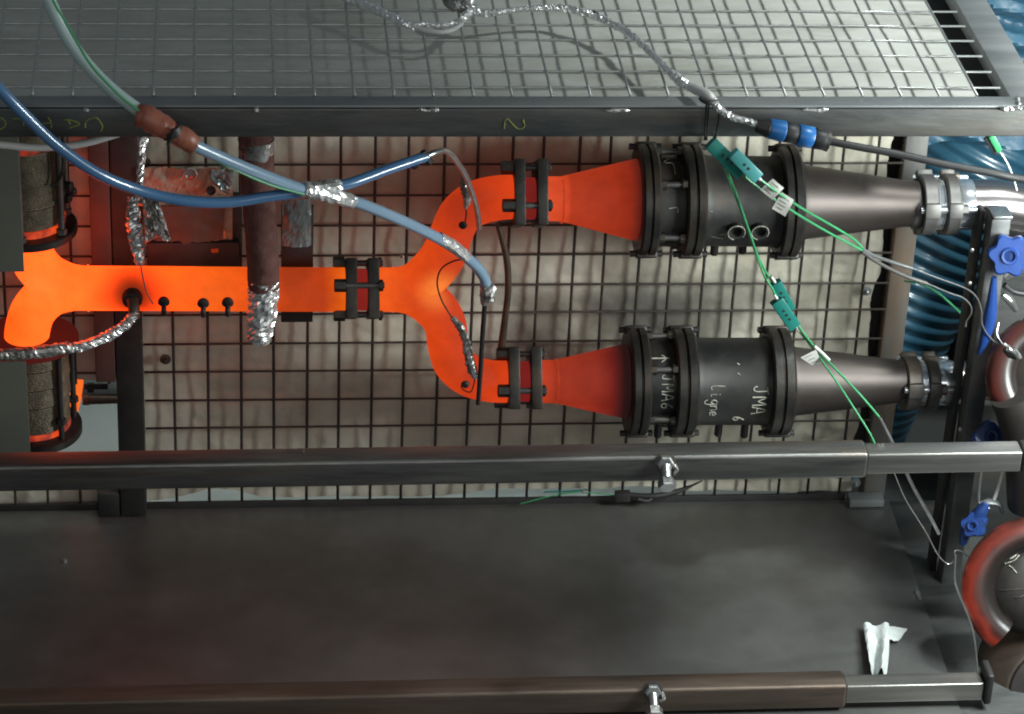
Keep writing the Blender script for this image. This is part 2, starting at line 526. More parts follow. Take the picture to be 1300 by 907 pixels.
new_obj('plate', sheet_bm(floor_fn, 4, 2, -0.003), 'sheet', sh, smooth=False)
new_obj('side_angle', box_bm((1.09, -0.80, ZF - 0.03), (1.24, 0.0, ZF - 0.0045), 0.002), 'frame', sh)
new_obj('back_lip', box_bm((-0.5, -0.002, ZF - 0.02), (1.06, 0.004, ZF + 0.010), 0.001), 'dark', sh)
new_obj('corner_clip', box_bm((1.062, -0.03, ZF + 0.002), (1.118, -0.005, ZF + 0.016), 0.002), 'frame_light', sh)
weld_obj(at(1164, 748, Z=ZF + 0.002), at(1168, 762, Z=ZF + 0.002), sh, 0.004, 5)
new_obj('screw', lathe_bm(at(82, 713, Z=ZF), (0, 0, 1), [(0, 0.004), (0.003, 0.004), (0.004, 0.002)], 10), 'bolt', sh)

# ------------------------------------------------------------------ back wall: insulation blanket, backing, mesh
ZL = 0.345          # lid mesh level
ZTOP = 0.27


def blanket_fn(x0, x1, z0, z1, edge):
    def f(u, v):
        x = x0 + u * (x1 - x0)
        zb = z0 + edge(x)
        z = zb + v * (z1 - zb)
        if x1 > 1:
            x += u ** 6 * 0.008 * fbm(z * 9, 3.3)
        d = 0.006 * fbm(x * 5, z * 5) + 0.0012 * fbm(x * 22, z * 22, 2.0)
        # the mesh presses lines into the cloth
        gx = abs(((x / 0.05) % 1) - 0.5) * 2
        gz = abs(((z / 0.05) % 1) - 0.5) * 2
        d -= 0.0012 * (gx ** 6 + gz ** 6)
        d += 0.0022 * (0.5 - abs(fbm(x * 9 + z * 6, z * 5 - x * 2, 6.0)))
        return Vector((x, 0.019 - max(-0.009, min(0.011, d)), z))
    return f


def edge_main(x):
    px = 224 + (x / 0.05) * 41
    e = 0.0
    for c, w, h in ((275, 42, 0.020), (420, 60, 0.002), (640, 50, 0.009), (730, 50, 0.010), (830, 60, 0.013), (930, 35, 0.004)):
        e += h * math.exp(-((px - c) / w) ** 2)
    return e + 0.002 * fbm(x * 18, 5)


wall = thing('insulated_back', 'beige insulation blanket lining the back of the box behind the rusty mesh', 'insulation', (0.5, 0.02, ZF))
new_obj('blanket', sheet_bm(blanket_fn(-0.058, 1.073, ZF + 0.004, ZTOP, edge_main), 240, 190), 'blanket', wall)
lb = thing('insulation_blanket', 'beige insulation blanket beside the dark post, reddened by the glowing pipe', 'insulation', (-0.3, 0.02, -0.37))
new_obj('blanket', sheet_bm(blanket_fn(-0.5, -0.089, -0.372, ZTOP, lambda x: 0.004 * fbm(x * 12, 1)), 80, 120), 'blanket', lb)
ls = thing('insulation_scrap', 'narrow strip of grey insulation lying along the floor below the opening', 'insulation', (-0.3, 0.02, ZF))
new_obj('blanket', sheet_bm(blanket_fn(-0.5, -0.060, ZF - 0.03, ZF + 0.048, lambda x: 0.003 * fbm(x * 12, 1)), 80, 20), 'blanket', ls)
new_obj('backing_sheet', box_bm((-0.045, 0.036, ZF + 0.045), (1.112, 0.042, ZTOP)), 'dark', wall)
new_obj('backing_sheet', box_bm((-0.5, 0.036, -0.365), (-0.046, 0.042, ZTOP)), 'dark', lb)

mesh_b = thing('back_mesh', 'rusty dark wire mesh holding the insulation blanket on the back of the box', 'wire mesh', (0.5, 0.0, ZF))


def wire_mesh(length, axis, r, m, name='wire'):
    bm = bmesh.new()
    k = 10
    a = Vector((0, 0, 0))
    pts = []
    for i in range(k + 1):
        p = Vector((0, 0, 0))
        p[axis] = length * i / k
        pts.append(p)
    tube_bm(pts, r, 8, 1, bm=bm, smooth=False)
    me = bpy.data.meshes.new(name)
    bm.to_mesh(me)
    bm.free()
    me.materials.append(M[m])
    for p in me.polygons:
        p.use_smooth = True
    return me


def put_wire(me, loc, parent, rot=(0, 0, 0)):
    o = bpy.data.objects.new('wire', me)
    C.objects.link(o)
    o.parent = parent
    o.location = Vector(loc) - parent.location
    o.rotation_euler = rot
    return o


vw = wire_mesh(ZTOP - ZF - 0.002, 2, 0.0023, 'wire')
vws = wire_mesh(ZTOP + 0.37, 2, 0.0022, 'wire')
vwl = wire_mesh(0.06, 2, 0.0022, 'wire')
for i in range(-9, 22):
    x = i * 0.05
    if -0.095 < x < -0.04:
        continue
    if x < -0.04:
        put_wire(vws, (x, 0.002, -0.371), mesh_b, (0, R(random.uniform(-0.2, 0.2)), 0))
        put_wire(vwl, (x, 0.002, ZF + 0.001), mesh_b)
        continue
    put_wire(vw, (x + random.uniform(-0.0018, 0.0018), 0.002, ZF + 0.001), mesh_b, (R(random.uniform(-0.1, 0.1)), R(random.uniform(-0.22, 0.22)), 0))
hw = wire_mesh(1.135, 0, 0.0018, 'wire')
hwl = wire_mesh(0.40, 0, 0.0018, 'wire')
for j in range(-5, 12):
    z = -j * 0.05
    if z < ZF + 0.02:
        continue
    put_wire(hw, (-0.046, -0.002, z + random.uniform(-0.001, 0.001)), mesh_b, (0, R(random.uniform(-0.12, 0.12)), 0))
    if z > -0.37:
        put_wire(hwl, (-0.5, -0.002, z), mesh_b)

# washers pinning the blanket
for (px, py) in ((1100, 369), (1086, 613), (210, 456), (184, 206)):
    p = at(px, py, Y=0.004)
    w = thing('pin_washer', {1100: 'small round steel washer pinned on the bright blanket between the two tapered cones',
                             1086: 'small round steel washer pinned on the blanket just above the floor corner',
                             210: 'rusty pin washer on the blanket below the row of pipe bosses',
                             184: 'rusty pin washer on the blanket beside the hanging foil cable'}[px], 'washer', p)
    rr = 0.0085
    new_obj('disc', lathe_bm(p, (0, -1, 0), [(0, rr), (0.0015, rr), (0.002, rr * 0.8)], 20), 'frame_light' if px > 1000 else 'brown_rod', w)
    new_obj('pin', lathe_bm(p, (0, -1, 0), [(0, 0.003), (0.009, 0.0026), (0.010, 0.001)], 10), 'bolt' if px > 1000 else 'dark', w)

# ------------------------------------------------------------------ posts
o = new_obj('corner_post', box_bm((1.089, -0.004, -0.639), (1.124, 0.034, 0.276), 0.003), 'post')
tag(o, 'grey steel rear corner post with a rust streak beside the blue duct', 'post')
o = new_obj('inner_post', box_bm((-0.0875, -0.028, ZF + 0.003), (-0.0475, 0.012, 0.276), 0.003), 'dark')
tag(o, 'dark square steel post behind the glowing pipe, standing on the floor sheet', 'post')
pz = at(135, 486, Y=-0.03).z
o = new_obj('brown_plate', box_bm((-0.118, -0.030, pz), (-0.0885, 0.010, 0.276), 0.002), 'redplate')
tag(o, 'reddish brown steel plate fixed along the dark inner post', 'plate')
o = new_obj('post_foot', box_bm((-0.122, -0.028, ZF + 0.002), (-0.0885, 0.008, ZF + 0.045), 0.003), 'dark')
tag(o, 'black foot block at the base of the dark inner post', 'block')
p0, p1 = at(1236, 272, Y=-0.22), at(1207, 706, Y=-0.22)
fp = thing('front_post', 'dark flat steel post standing behind the upper rail near the blue knobs', 'post', (p1.x, -0.22, ZF))
new_obj('bar', box_bm((p1.x - 0.014, -0.238, ZF - 0.04), (p1.x + 0.014, -0.205, p0.z), 0.002), 'frame', fp)
new_obj('edge_strip', box_bm((p1.x - 0.022, -0.203, ZF - 0.04), (p1.x - 0.015, -0.17, p0.z - 0.004), 0.001), 'dark', fp)
new_obj('end_cap', box_bm((p1.x - 0.013, -0.242, p0.z + 0.001), (p1.x + 0.015, -0.205, p0.z + 0.007), 0.002), 'bolt', fp)
for py in (318, 360, 545):
    q = at(1234 - (py - 318) * 0.065, py, Y=-0.239)
    new_obj('rivet', lathe_bm(q, (0, -1, 0), [(-0.002, 0.003), (0.001, 0.003), (0.002, 0.001)], 10), 'bolt', fp)

# ------------------------------------------------------------------ lid: blanket, mesh, frame
lid = thing('lid_blanket', 'pale insulation blanket lying under the galvanised mesh of the lid', 'insulation', (0.4, -0.25, 0.29))


def lid_fn(u, v):
    y = -0.503 + v * 0.60
    x = -0.5 + u * (1.060 + 0.003 * v + 0.5) + u ** 8 * 0.003 * fbm(y * 11, 8)
    d = 0.0035 * fbm(x * 2.6, y * 3, 4) + 0.0007 * fbm(x * 16, y * 18, 9)
    return Vector((x, y, 0.3155 + max(-0.006, min(0.006, d))))


new_obj('blanket', sheet_bm(lid_fn, 220, 90, -0.003), 'lid_blanket', lid)
new_obj('lid_gap_shade_sheet', box_bm((-0.5, -0.503, 0.3005), (1.125, 0.10, 0.3045)), 'dark', lid)  # black sheet added for the darkness seen through the lid gap
LX, LY, LZ = -0.158319, -0.478744, 0.345244
lm = thing('lid_mesh', 'galvanised square wire mesh of the lid above the pale blanket', 'wire mesh', (0.4, -0.25, LZ))
dw = wire_mesh(0.60, 1, 0.0018, 'lid_wire')
xw = wire_mesh(1.579, 0, 0.0016, 'lid_wire')
for i in range(-6, 25):
    put_wire(dw, (LX + i * 0.05 + random.uniform(-0.0008, 0.0008), LY - 0.030, LZ), lm, (0, 0, R(random.uniform(-0.15, 0.15))))
for j in range(0, 12):
    put_wire(xw, (-0.5, LY + j * 0.05 + random.uniform(-0.0006, 0.0006), LZ - 0.0032), lm)

lf = thing('welded_frame', 'grey steel lid frame with weld beads along its front edge', 'frame', (0.4, -0.52, 0.32))
new_obj('front_flat', box_bm((-0.5, -0.5345, 0.3395), (1.092, -0.506, 0.3425), 0.0008), 'frame_light', lf)
new_obj('side_flat', box_bm((1.086, -0.5055, 0.318), (1.131, 0.10, 0.3415), 0.0015), 'frame_light', lf)
new_obj('corner_flat', box_bm((1.0925, -0.5345, 0.3393), (1.25, -0.5060, 0.3421), 0.0008), 'frame_light', lf)
weld_obj((1.090, -0.533, 0.3425), (1.094, -0.508, 0.3425), lf, 0.0035, 8)
weld_obj((1.066, -0.5355, 0.3388), (1.095, -0.5355, 0.3388), lf, 0.0035, 8)
for (a, b) in ((530, 558), (768, 800), (1020, 1052), (108, 112), (322, 326)):
    weld_obj(at(a, 140, Y=-0.536), at(b, 140, Y=-0.536), lf, 0.0030, 6)
bb = thing('front_beam', 'dark steel top front beam of the box with yellow chalk marks', 'beam', (0.4, -0.515, 0.28))
new_obj('tube', box_bm((-0.5, -0.534, 0.2985), (1.4, -0.506, 0.3380), 0.002, 3), 'frame', bb)


def stroke_obj(name, strokes, m, parent, r):
    bm = bmesh.new()
    for s in strokes:
        tube_bm(s, [r * random.uniform(0.6, 1.1) for _ in s], 6, 4, 0.2, bm=bm)
    return new_obj(name, bm, m, parent)


def beam_px(pts):
    return [at(x, y, Y=-0.5342) for x, y in pts]


stroke_obj('chalk_number', [beam_px([(640, 164), (641, 155), (644, 151), (650, 157), (656, 163), (662, 164), (666, 160), (664, 152)])], 'ychalk', bb, 0.0009)
sc = lambda l: beam_px([(x * 0.2, 120 + y * 0.2) for x, y in l])
stroke_obj('chalk_writing', [sc([(-40, 150), (5, 150), (34, 175), (28, 205), (0, 222), (-30, 218)]), sc([(80, 155), (130, 157), (148, 175), (150, 200)]),
                             sc([(270, 184), (300, 183), (328, 184)]), sc([(303, 146), (318, 165), (325, 190), (327, 215)]),
                             sc([(408, 164), (440, 162), (505, 188), (440, 214)]), sc([(430, 165), (438, 180), (450, 188)]),
                             sc([(540, 212), (545, 175), (575, 155), (612, 150), (645, 190), (648, 215), (638, 236)])], 'ychalk', bb, 0.0008)

# ------------------------------------------------------------------ telescopic rails
# upper rail


def make_rail(name, label, x_l, x_split, x_r, ztop_l, ztop_r, yfront, size, isize, m, m_in, ztilt=True):
    """outer square tube with a thinner bar sliding out of its right end; ztop given at both ends"""
    t = thing(name, label, 'rail', (0.4, yfront, min(ztop_l, ztop_r) - size))

    def zt(x):
        return ztop_l + (ztop_r - ztop_l) * (x - x_l) / (x_r - x_l)

    def beam(nm, xa, xb, s, inset, mm, bev):
        bm = box_bm((xa, yfront + inset, -inset - s), (xb, yfront + inset + s, -inset), bev, 4)
        for v in bm.verts:
            v.co.z += zt(v.co.x)
        return new_obj(nm, bm, mm, t)

    beam('outer_tube', x_l, x_split, size, 0.0, m, 0.005)
    beam('inner_bar', x_split - 0.05, x_r, isize, (size - isize) / 2, m_in, 0.003)
    beam('mouth_rim', x_split - 0.0005, x_split + 0.001, isize + 0.002, (size - isize) / 2 - 0.001, 'dark', 0.0)
    return t, zt


YR = -0.545
zl, zr = at(0, 574, Y=YR + 0.02).z, at(1100, 557, Y=YR + 0.02).z
# top rear edge of the tube is what the upper outline shows
za, zb_ = at(10, 573, Y=YR + 0.040).z, at(1095, 557, Y=YR + 0.040).z
xa, xs = at(10, 573, Y=YR + 0.04).x, at(1103, 580, Y=YR).x
slope = (zb_ - za) / (at(1095, 557, Y=YR + 0.04).x - xa)
r1, zt1 = make_rail('upper_rail', 'dark steel telescopic rail crossing in front of the lower catalyst', -0.55, xs, 1.163,
                    za + slope * (-0.55 - xa), za + slope * (1.163 - xa), YR, 0.040, 0.032, 'rail', 'rail_inner')
o = new_obj('end_clamp', box_bm((1.1635, YR + 0.003, zt1(1.163) - 0.037), (1.21, YR + 0.038, zt1(1.163) - 0.003), 0.004, 3), 'dark', r1)
YQ = -0.56
za, zb_ = at(10, 872, Y=YQ + 0.040).z, at(1070, 850, Y=YQ + 0.040).z
xa, xs2 = at(10, 872, Y=YQ + 0.04).x, at(1076, 875, Y=YQ).x
slope = (zb_ - za) / (at(1070, 850, Y=YQ + 0.04).x - xa)
XE2 = at(1252, 868, Y=YQ).x
r2, zt2 = make_rail('lower_rail', 'rusty brown telescopic rail above the front edge of the floor sheet', -0.55, xs2, XE2,
                    za + slope * (-0.55 - xa), za + slope * (XE2 - xa), YQ, 0.040, 0.030, 'rust_rail', 'rail_inner')
new_obj('end_stop', box_bm((XE2 + 0.001, YQ, zt2(XE2) - 0.04), (XE2 + 0.012, YQ + 0.042, zt2(XE2) + 0.012), 0.004, 3), 'dark', r2)


def rail_bolt(px, py, Y, z_drop, label):
    p = at(px, py, Y=Y)
    t = thing('clamp_bolt', label, 'bolt', p)
    d = Vector((0, -0.92, -0.38)).normalized()
    new_obj('nut', lathe_bm(p + Vector((0, 0.002, 0.006)), (0, -1, 0.15), [(0, 0.012), (0.007, 0.012), (0.009, 0.010)], 6), 'bolt', t, smooth=False)
    new_obj('shank', cyl_bm(p + Vector((0, -0.004, 0.004)), p + d * 0.030, 0.007, 14), 'bolt', t)
    q = p + d * 0.022
    new_obj('head', lathe_bm(q, d, [(0, 0.0105), (0.002, 0.0125), (0.011, 0.0125), (0.013, 0.011)], 6), 'bolt', t, smooth=False)
    new_obj('washer_ring', lathe_bm(p + Vector((0, 0.0015, 0.006)), (0, -1, 0.15), [(0, 0.015), (0.002, 0.015)], 20), 'clampsteel', t)
    new_obj('weld', tube_bm([p + Vector((0.012, 0, 0.004)), p + Vector((0.016, -0.002, -0.004)), p + Vector((0.012, -0.002, -0.010))], 0.003, 8, 4, 0.2), 'weld', t)
    return t


rail_bolt(844, 593, YR - 0.001, 0, 'zinc hexagon clamp bolt screwed into the front of the dark upper rail')
rail_bolt(828, 882, YQ - 0.001, 0, 'zinc hexagon clamp bolt screwed into the front of the rusty lower rail')

# ------------------------------------------------------------------ exhaust manifold
YM = -0.15
PXM = 886.0
man = thing('exhaust_manifold', 'glowing orange exhaust pipe forking into two branches', 'exhaust pipe', at(300, 400, Y=YM))
rp = 0.0322
new_obj('straight_pipe', tube_bm(path([(70, 366), (200, 366.5), (330, 367.5), (444, 368)], YM), rp, 40, 6), 'hot', man)
new_obj('left_upper_branch', tube_bm(path([(104, 366), (84, 362), (60, 350), (43, 330), (37, 305)], YM), [rp, rp, rp, rp, rp], 36, 10), 'hot', man)
new_obj('left_lower_branch', tube_bm(path([(110, 366), (88, 367), (62, 375), (43, 394), (35, 418), (34, 440)], YM), [rp, rp, rp, rp, rp, rp], 36, 10), 'hot', man)
new_obj('fork_pipe', tube_bm(path([(474, 368), (500, 368), (530, 368)], YM), [rp, rp, rp * 0.98], 36, 8), 'hot', man)
new_obj('upper_branch', tube_bm(path([(505, 368), (528, 361), (550, 342), (565, 320), (573, 297), (584, 274), (603, 259), (628, 252), (656, 250)], YM),
                                [rp, rp, rp * 1.02, rp, rp * .96, rp * .97, rp, rp, rp * .98], 40, 8), 'hot', man)
new_obj('lower_branch', tube_bm(path([(505, 368), (528, 374), (552, 391), (565, 412), (569, 438), (577, 461), (596, 477), (622, 484), (650, 485)], YM),
                                [rp, rp, rp * 1.0, rp * .95, rp * .94, rp * .97, rp * .97, rp * .97, rp * .97], 40, 8), 'hot', man)
new_obj('flange_sleeve', tube_bm(path([(444, 368), (474, 368)], YM), rp * 0.94, 32, 1, smooth=False), 'hot_gap', man)


def flange_pair(cx, cy, xL, xR, th, rad, phase, bolt_r, nm='flange', parent=man, bh=(14, 4)):
    """two round plates pulled together by four bolts; x values in px at the pipe depth"""
    rt = Matrix.Rotation(R(-30), 3, 'X')
    for xx in (xL, xR):
        c = at(xx, cy, Y=YM)
        new_obj(nm, obox_bm(c, (Vector((1, 0, 0)), rt @ Vector((0, 1, 0)), rt @ Vector((0, 0, 1))), (th / 2, rad * 0.93, rad), 0.0015), 'flange', parent)
    a, b = at(xL, cy, Y=YM), at(xR, cy, Y=YM)
    for k in range(4):
        ph = phase + k * math.pi / 2
        # phase measured so that 0 = visually lowest, 90 deg = facing the camera
        dz, dy = -math.cos(ph), -math.sin(ph)
        off = Vector((0, 0, 0)) + Vector((0, dy, 0)) * bolt_r + Vector((0, 0, dz)) * bolt_r
        off = Vector((0, 0, 0)) + rt @ Vector((0, dy * bolt_r, dz * bolt_r))
        p = a + off
        q = b + off
        bo = new_obj('bolt', cyl_bm(p - Vector((th / 2 + 0.004, 0, 0)), q + Vector((th / 2 + 0.007, 0, 0)), 0.0045, 12), 'clampsteel', parent)
        new_obj('bolt_head', lathe_bm(p - Vector((th / 2, 0, 0)), (-1, 0, 0), [(0, 0.0095), (bh[0] / PXM, 0.0095), (bh[0] / PXM + 0.001, 0.008)], 6), 'flange', bo, smooth=False)
        new_obj('nut', lathe_bm(q + Vector((th / 2, 0, 0)), (1, 0, 0), [(0, 0.0085), (bh[1] / PXM, 0.0085), (bh[1] / PXM + 0.001, 0.007)], 6), 'flange', bo, smooth=False)


flange_pair(455, 367, 445, 473, 0.0165, 0.0435, R(6), 0.0375, bh=(14, 4))
flange_pair(670, 246, 657, 685.5, 0.0150, 0.0470, R(62), 0.0405, bh=(15, 4))
flange_pair(665, 480, 650, 678, 0.0160, 0.0460, R(62), 0.0400, bh=(14, 4))
for (px, py) in ((208, 382), (258, 384), (289, 383)):
    c = at(px, py, Y=YM - 0.030)
    d = Vector((0, -0.9, -0.35)).normalized()
    b = new_obj('boss', lathe_bm(c - d * 0.008, d, [(0, 0.0085), (0.012, 0.0085), (0.014, 0.006), (0.0142, 0.001)], 18), 'dark', man)
    new_obj('plug_stem', tube_bm([c + d * 0.004 + Vector((0, 0, -0.004)), c + Vector((0, -0.010, -0.010)), c + Vector((0, -0.008, -0.018))], 0.0038, 10, 4), 'dark', b)
for (px, py) in ((588, 285), (591, 487)):
    c = at(px, py, Y=YM - 0.029)
    d = Vector((-0.25, -0.95, 0)).normalized()
    new_obj('boss', lathe_bm(c - d * 0.012, d, [(0, 0.0065), (0.016, 0.006), (0.018, 0.004), (0.0182, 0.001)], 16), 'dark', man)

def seam(px, py, rad, par, m='hot_gap'):
    c = at(px, py, Y=YM)
    pts = [c + Vector((0, math.cos(a * 0.1745) * rad, math.sin(a * 0.1745) * rad)) for a in range(37)]
    return new_obj('weld_seam', tube_bm(pts, [0.0012 * random.uniform(0.7, 1.5) for _ in pts], 6, 2, 0.15), m, par)


M['seam'] = heat_mat('dull_weld_bead', HX0, HX1, hs([(6, (210, 80, 22)), (430, (170, 52, 18)), (500, (176, 56, 18)), (660, (176, 54, 24)), (720, (168, 52, 26))]), noise_amt=0.4)
for (px_, py_) in ((112, 366), (424, 368), (499, 368)):
    seam(px_, py_, rp + 0.0004, man, 'hot')

# cones and catalysts ------------------------------------------------


def catalyst(px, cy, m_hot, label, low):
    """px: dict of pixel columns along the axis"""
    ax = lambda x: at(x, cy, Y=YM).x
    c0 = at(px['f1'][0], cy, Y=YM)
    t = thing('catalyst_line', label, 'catalyst', Vector((ax(px['f2'][0]), YM, c0.z - 0.09)))
    o0 = Vector((0, YM, c0.z))
    tilt = px.get('tilt', 0.0)

    def lathe(nm, prof, m, par=t, seg=56):
        bm = lathe_bm((0, YM, 0), (1, 0, 0), prof, seg)
        for v in bm.verts:
            v.co.z += c0.z + (v.co.x - c0.x) * tilt
        return new_obj(nm, bm, m, par)

    xa = ax(px['start'])
    lathe('hot_cone', [(xa - 0.012, 0.0305), (xa, 0.0318), (ax(px['neck']), 0.0322), (ax(px['neck']) + 0.004, 0.0335), (ax(px['f1'][0]) - 0.002, px['rc']), (ax(px['f1'][0]) + 0.003, px['rc'])], m_hot)
    seam(px['neck'], cy, 0.0326, t, 'seam')
    lathe('sleeve_gap', [(ax(px['gap'][0]), 0.030), (ax(px['gap'][1]), 0.030)], 'hot_gap')
    rb, rf = 0.0655, 0.0810
    rings = []
    for k, f in enumerate(('f1', 'f2', 'f3')):
        a, b = ax(px[f][0]), ax(px[f][1])
        fl = lathe('clamp_flange', [(a, rf - 0.003), (a + 0.003, rf), (a + (b - a) * 0.42, rf), (a + (b - a) * 0.47, rf - 0.004), (a + (b - a) * 0.53, rf - 0.004), (a + (b - a) * 0.58, rf), (b - 0.003, rf), (b, rf - 0.003)], 'flange')
        for an in (R(30), R(210), R(120), R(30 + 62), R(210 - 58)):
            cc = Vector(((a + b) / 2, YM + math.sin(an) * (rf - 0.004), c0.z + ((a + b) / 2 - c0.x) * tilt + math.cos(an) * (rf - 0.004)))
            rad = Vector((0, math.sin(an), math.cos(an)))
            tan = Vector((0, math.cos(an), -math.sin(an)))
            lug = new_obj('lug', obox_bm(cc, (Vector((1, 0, 0)), tan, rad), ((b - a) * 0.5 + 0.0015, 0.013, 0.0065), 0.002), 'flange', fl)
            new_obj('lug_bolt', cyl_bm(cc - Vector(((b - a) / 2 + 0.010, 0, 0)), cc + Vector(((b - a) / 2 + 0.010, 0, 0)), 0.0048, 8), 'dark', fl)
    for an in (R(300 + 14), R(300 + 70), R(300 - 52), R(180), R(60)):
        rad = Vector((0, math.sin(an), math.cos(an))) * (rb + 0.006)
        p = Vector((ax(px['f1'][1]) - 0.004, YM, c0.z)) + rad
        q_ = Vector((ax(px['f2'][0]) + 0.004, YM, c0.z)) + rad
        tb = new_obj('tie_bolt', cyl_bm(p, q_, 0.0042, 10), 'clampsteel', t)
        new_obj('nut', lathe_bm(p + Vector((0.004, 0, 0)), (1, 0, 0), [(0, 0.0078), (0.007, 0.0078)], 6), 'flange', tb, smooth=False)
        new_obj('nut', lathe_bm(q_ - Vector((0.004, 0, 0)), (-1, 0, 0), [(0, 0.0078), (0.007, 0.0078)], 6), 'flange', tb, smooth=False)
    b1 = lathe('short_housing', [(ax(px['f1'][1]), rb - 0.001), (ax(px['f2'][0]), rb - 0.001)], 'catalyst')
    b2 = lathe('housing', [(ax(px['f2'][1]), rb + 0.004), (ax(px['f2'][1]) + 0.010, rb), (ax(px['f3'][0]) - 0.010, rb), (ax(px['f3'][0]), rb + 0.003)], 'catalyst')
    xe = ax(px['end'])
    xs_ = ax(px['f3'][1])
    lathe('outlet_cone', [(xs_, px['r1']), (xs_ + 0.008, px['r1']), (xs_ + 0.014, px['r1'] - 0.003), (xe - 0.02, px['r2'] + 0.001), (xe, px['r2'])], 'cone')
    return t, b1, b2, c0, ax, tilt, rb


up = dict(start=692, neck=713, gap=(664, 680), f1=(808, 831), f2=(863, 888), f3=(985, 1010), end=1162, rc=0.0590, r1=0.0570, r2=0.0335, tilt=-0.018)
cu, cu1, cu2, cu0, axu, tlu, rbb = catalyst(up, 254, 'hot_up', 'upper catalyst line with red hot inlet cone, black flanged housing and tapered outlet', False)
lo = dict(start=686, neck=706, gap=(657, 671), f1=(795, 819), f2=(851, 878), f3=(971, 999), end=1146, rc=0.0560, r1=0.0545, r2=0.0330, tilt=-0.010)
cl, cl1, cl2, cl0, axl, tll, rbb = catalyst(lo, 484.5, 'hot_low', 'lower catalyst line with dull red inlet cone and chalk lettering on its black housing', True)
# adjust heights: both run level with their neck flanges

# sensor ports and drain stubs
for (px, py) in ((934, 291), (964, 291)):
    c = at(px, py, Y=YM - 0.0635)
    d = Vector((0, -0.985, -0.17)).normalized()
    o = new_obj('sensor_port', lathe_bm(c - d * 0.012, d, [(0, 0.0125), (0.020, 0.0125), (0.021, 0.011), (0.0205, 0.0085), (0.010, 0.0080), (0.0095, 0.0005)], 24), 'dark', cu)
    stroke_obj('chalk_ring', [[c + d * 0.0095 + Matrix.Rotation(a * 0.32, 3, d) @ Vector((0.0122, 0, 0)) for a in range(-2, 15)]], 'chalk', o, 0.0007)
for t, lst in ((cu, ((907, 316), (943, 314), (1000, 318))), (cl, ((912, 546), (945, 548), (835, 548)))):
    for (px, py) in lst:
        c = at(px, py, Y=YM)
        new_obj('drain_stub', lathe_bm(c + Vector((0, 0, 0.03)), (0, 0, -1), [(0, 0.006), (0.038, 0.006), (0.040, 0.0045)], 12), 'dark', t)


# chalk lettering, each letter in a 1 x 1.4 cell
FONT = {
    'J': [[(.15, 1.3), (.9, 1.4)], [(.55, 1.35), (.58, .5), (.45, .1), (.15, .15), (.05, .4)]],
    'M': [[(.05, 0), (.1, 1.3), (.5, .5), (.85, 1.3), (.95, 0)]],
    'A': [[(.05, 0), (.5, 1.35), (.95, 0)], [(.25, .5), (.75, .5)]],
    '6': [[(.75, 1.3), (.3, .8), (.15, .3), (.4, .02), (.8, .25), (.65, .6), (.2, .45)]],
    'l': [[(.15, 1.6), (.1, .5), (.25, .05), (.6, .15)]],
    'i': [[(.3, .75), (.3, .1), (.55, .1)], [(.3, 1.0), (.33, 1.08)]],
    'g': [[(.7, .65), (.4, .78), (.15, .45), (.4, .12), (.7, .4)], [(.72, .78), (.74, .0), (.65, -.5), (.35, -.6), (.1, -.3)]],
    'n': [[(.12, .02), (.14, .78)], [(.14, .5), (.4, .78), (.68, .6), (.72, .04)]],
    'e': [[(.1, .35), (.7, .45), (.5, .78), (.15, .5), (.3, .08), (.8, .2)]],
    'r': [[(.1, .0), (.15, .75), (.5, .7)]],
    '^': [[(.5, -.3), (.5, 1.5)], [(.1, .85), (.5, 1.25), (.95, .8)]],
    ',': [[(.3, .3), (.5, .55)]],
}


def chalk_on(par, text, px, py, size, cy, rad, m='chalk', r=0.0011, step=0.95):
    """letters run down round the housing, their tops point along +X (as chalked in the photo)"""
    ctr = at(px, cy, Y=YM)
    base = at(px, py, Y=YM - 0.05)
    # angle on the housing that shows at image row py
    s = (py - cy) / PXM / rad
    s = max(-0.98, min(0.98, s))
    a0 = math.asin(s)
    strokes = []
    for k, ch in enumerate(text):
        for st in FONT[ch]:
            pts = []
            for (u, v) in st:
                x = ctr.x + v * size
                ang = a0 + (k * step + u * 0.9) * size / rad
                # direction: camera side, tilted 30 degrees
                d = Vector((0, -math.cos(R(30)) * math.cos(ang) - math.sin(R(30)) * math.sin(ang), math.sin(R(30)) * math.cos(ang) - math.cos(R(30)) * math.sin(ang)))
                # sub-sample happens in the tube spline
                pts.append(Vector((x, YM, ctr.z)) + d * (rad + 0.0003))
            strokes.append(pts)
    return stroke_obj('chalk_writing', strokes, m, par, r)


LC = 484.5
chalk_on(cl1, '^', 822, 449, 0.016, LC, 0.0645)
chalk_on(cl1, 'JMA6', 832, 475, 0.0135, LC, 0.0645, step=1.05, r=0.0009)
chalk_on(cl2, 'ligne', 893, 489, 0.0135, LC, 0.0655, step=0.78, r=0.0009)
chalk_on(cl2, 'JMA', 946, 490, 0.0165, LC, 0.0655, step=1.0, r=0.0010)
chalk_on(cl2, ',,', 923, 457, 0.016, LC, 0.0655, r=0.0009)
chalk_on(cl2, '6', 924, 530, 0.013, LC, 0.0655)


def cat_px(pts, cy, rad):
    out = []
    for (x, y) in pts:
        ctr = at(x, cy, Y=YM)
        a = math.asin(max(-.98, min(.98, (y - cy) / PXM / rad)))
        d = Vector((0, -math.cos(R(30)) * math.cos(a) - math.sin(R(30)) * math.sin(a), math.sin(R(30)) * math.cos(a) - math.cos(R(30)) * math.sin(a)))
        out.append(Vector((ctr.x, YM, cu0.z)) + d * (rad + 0.0003))
    return out


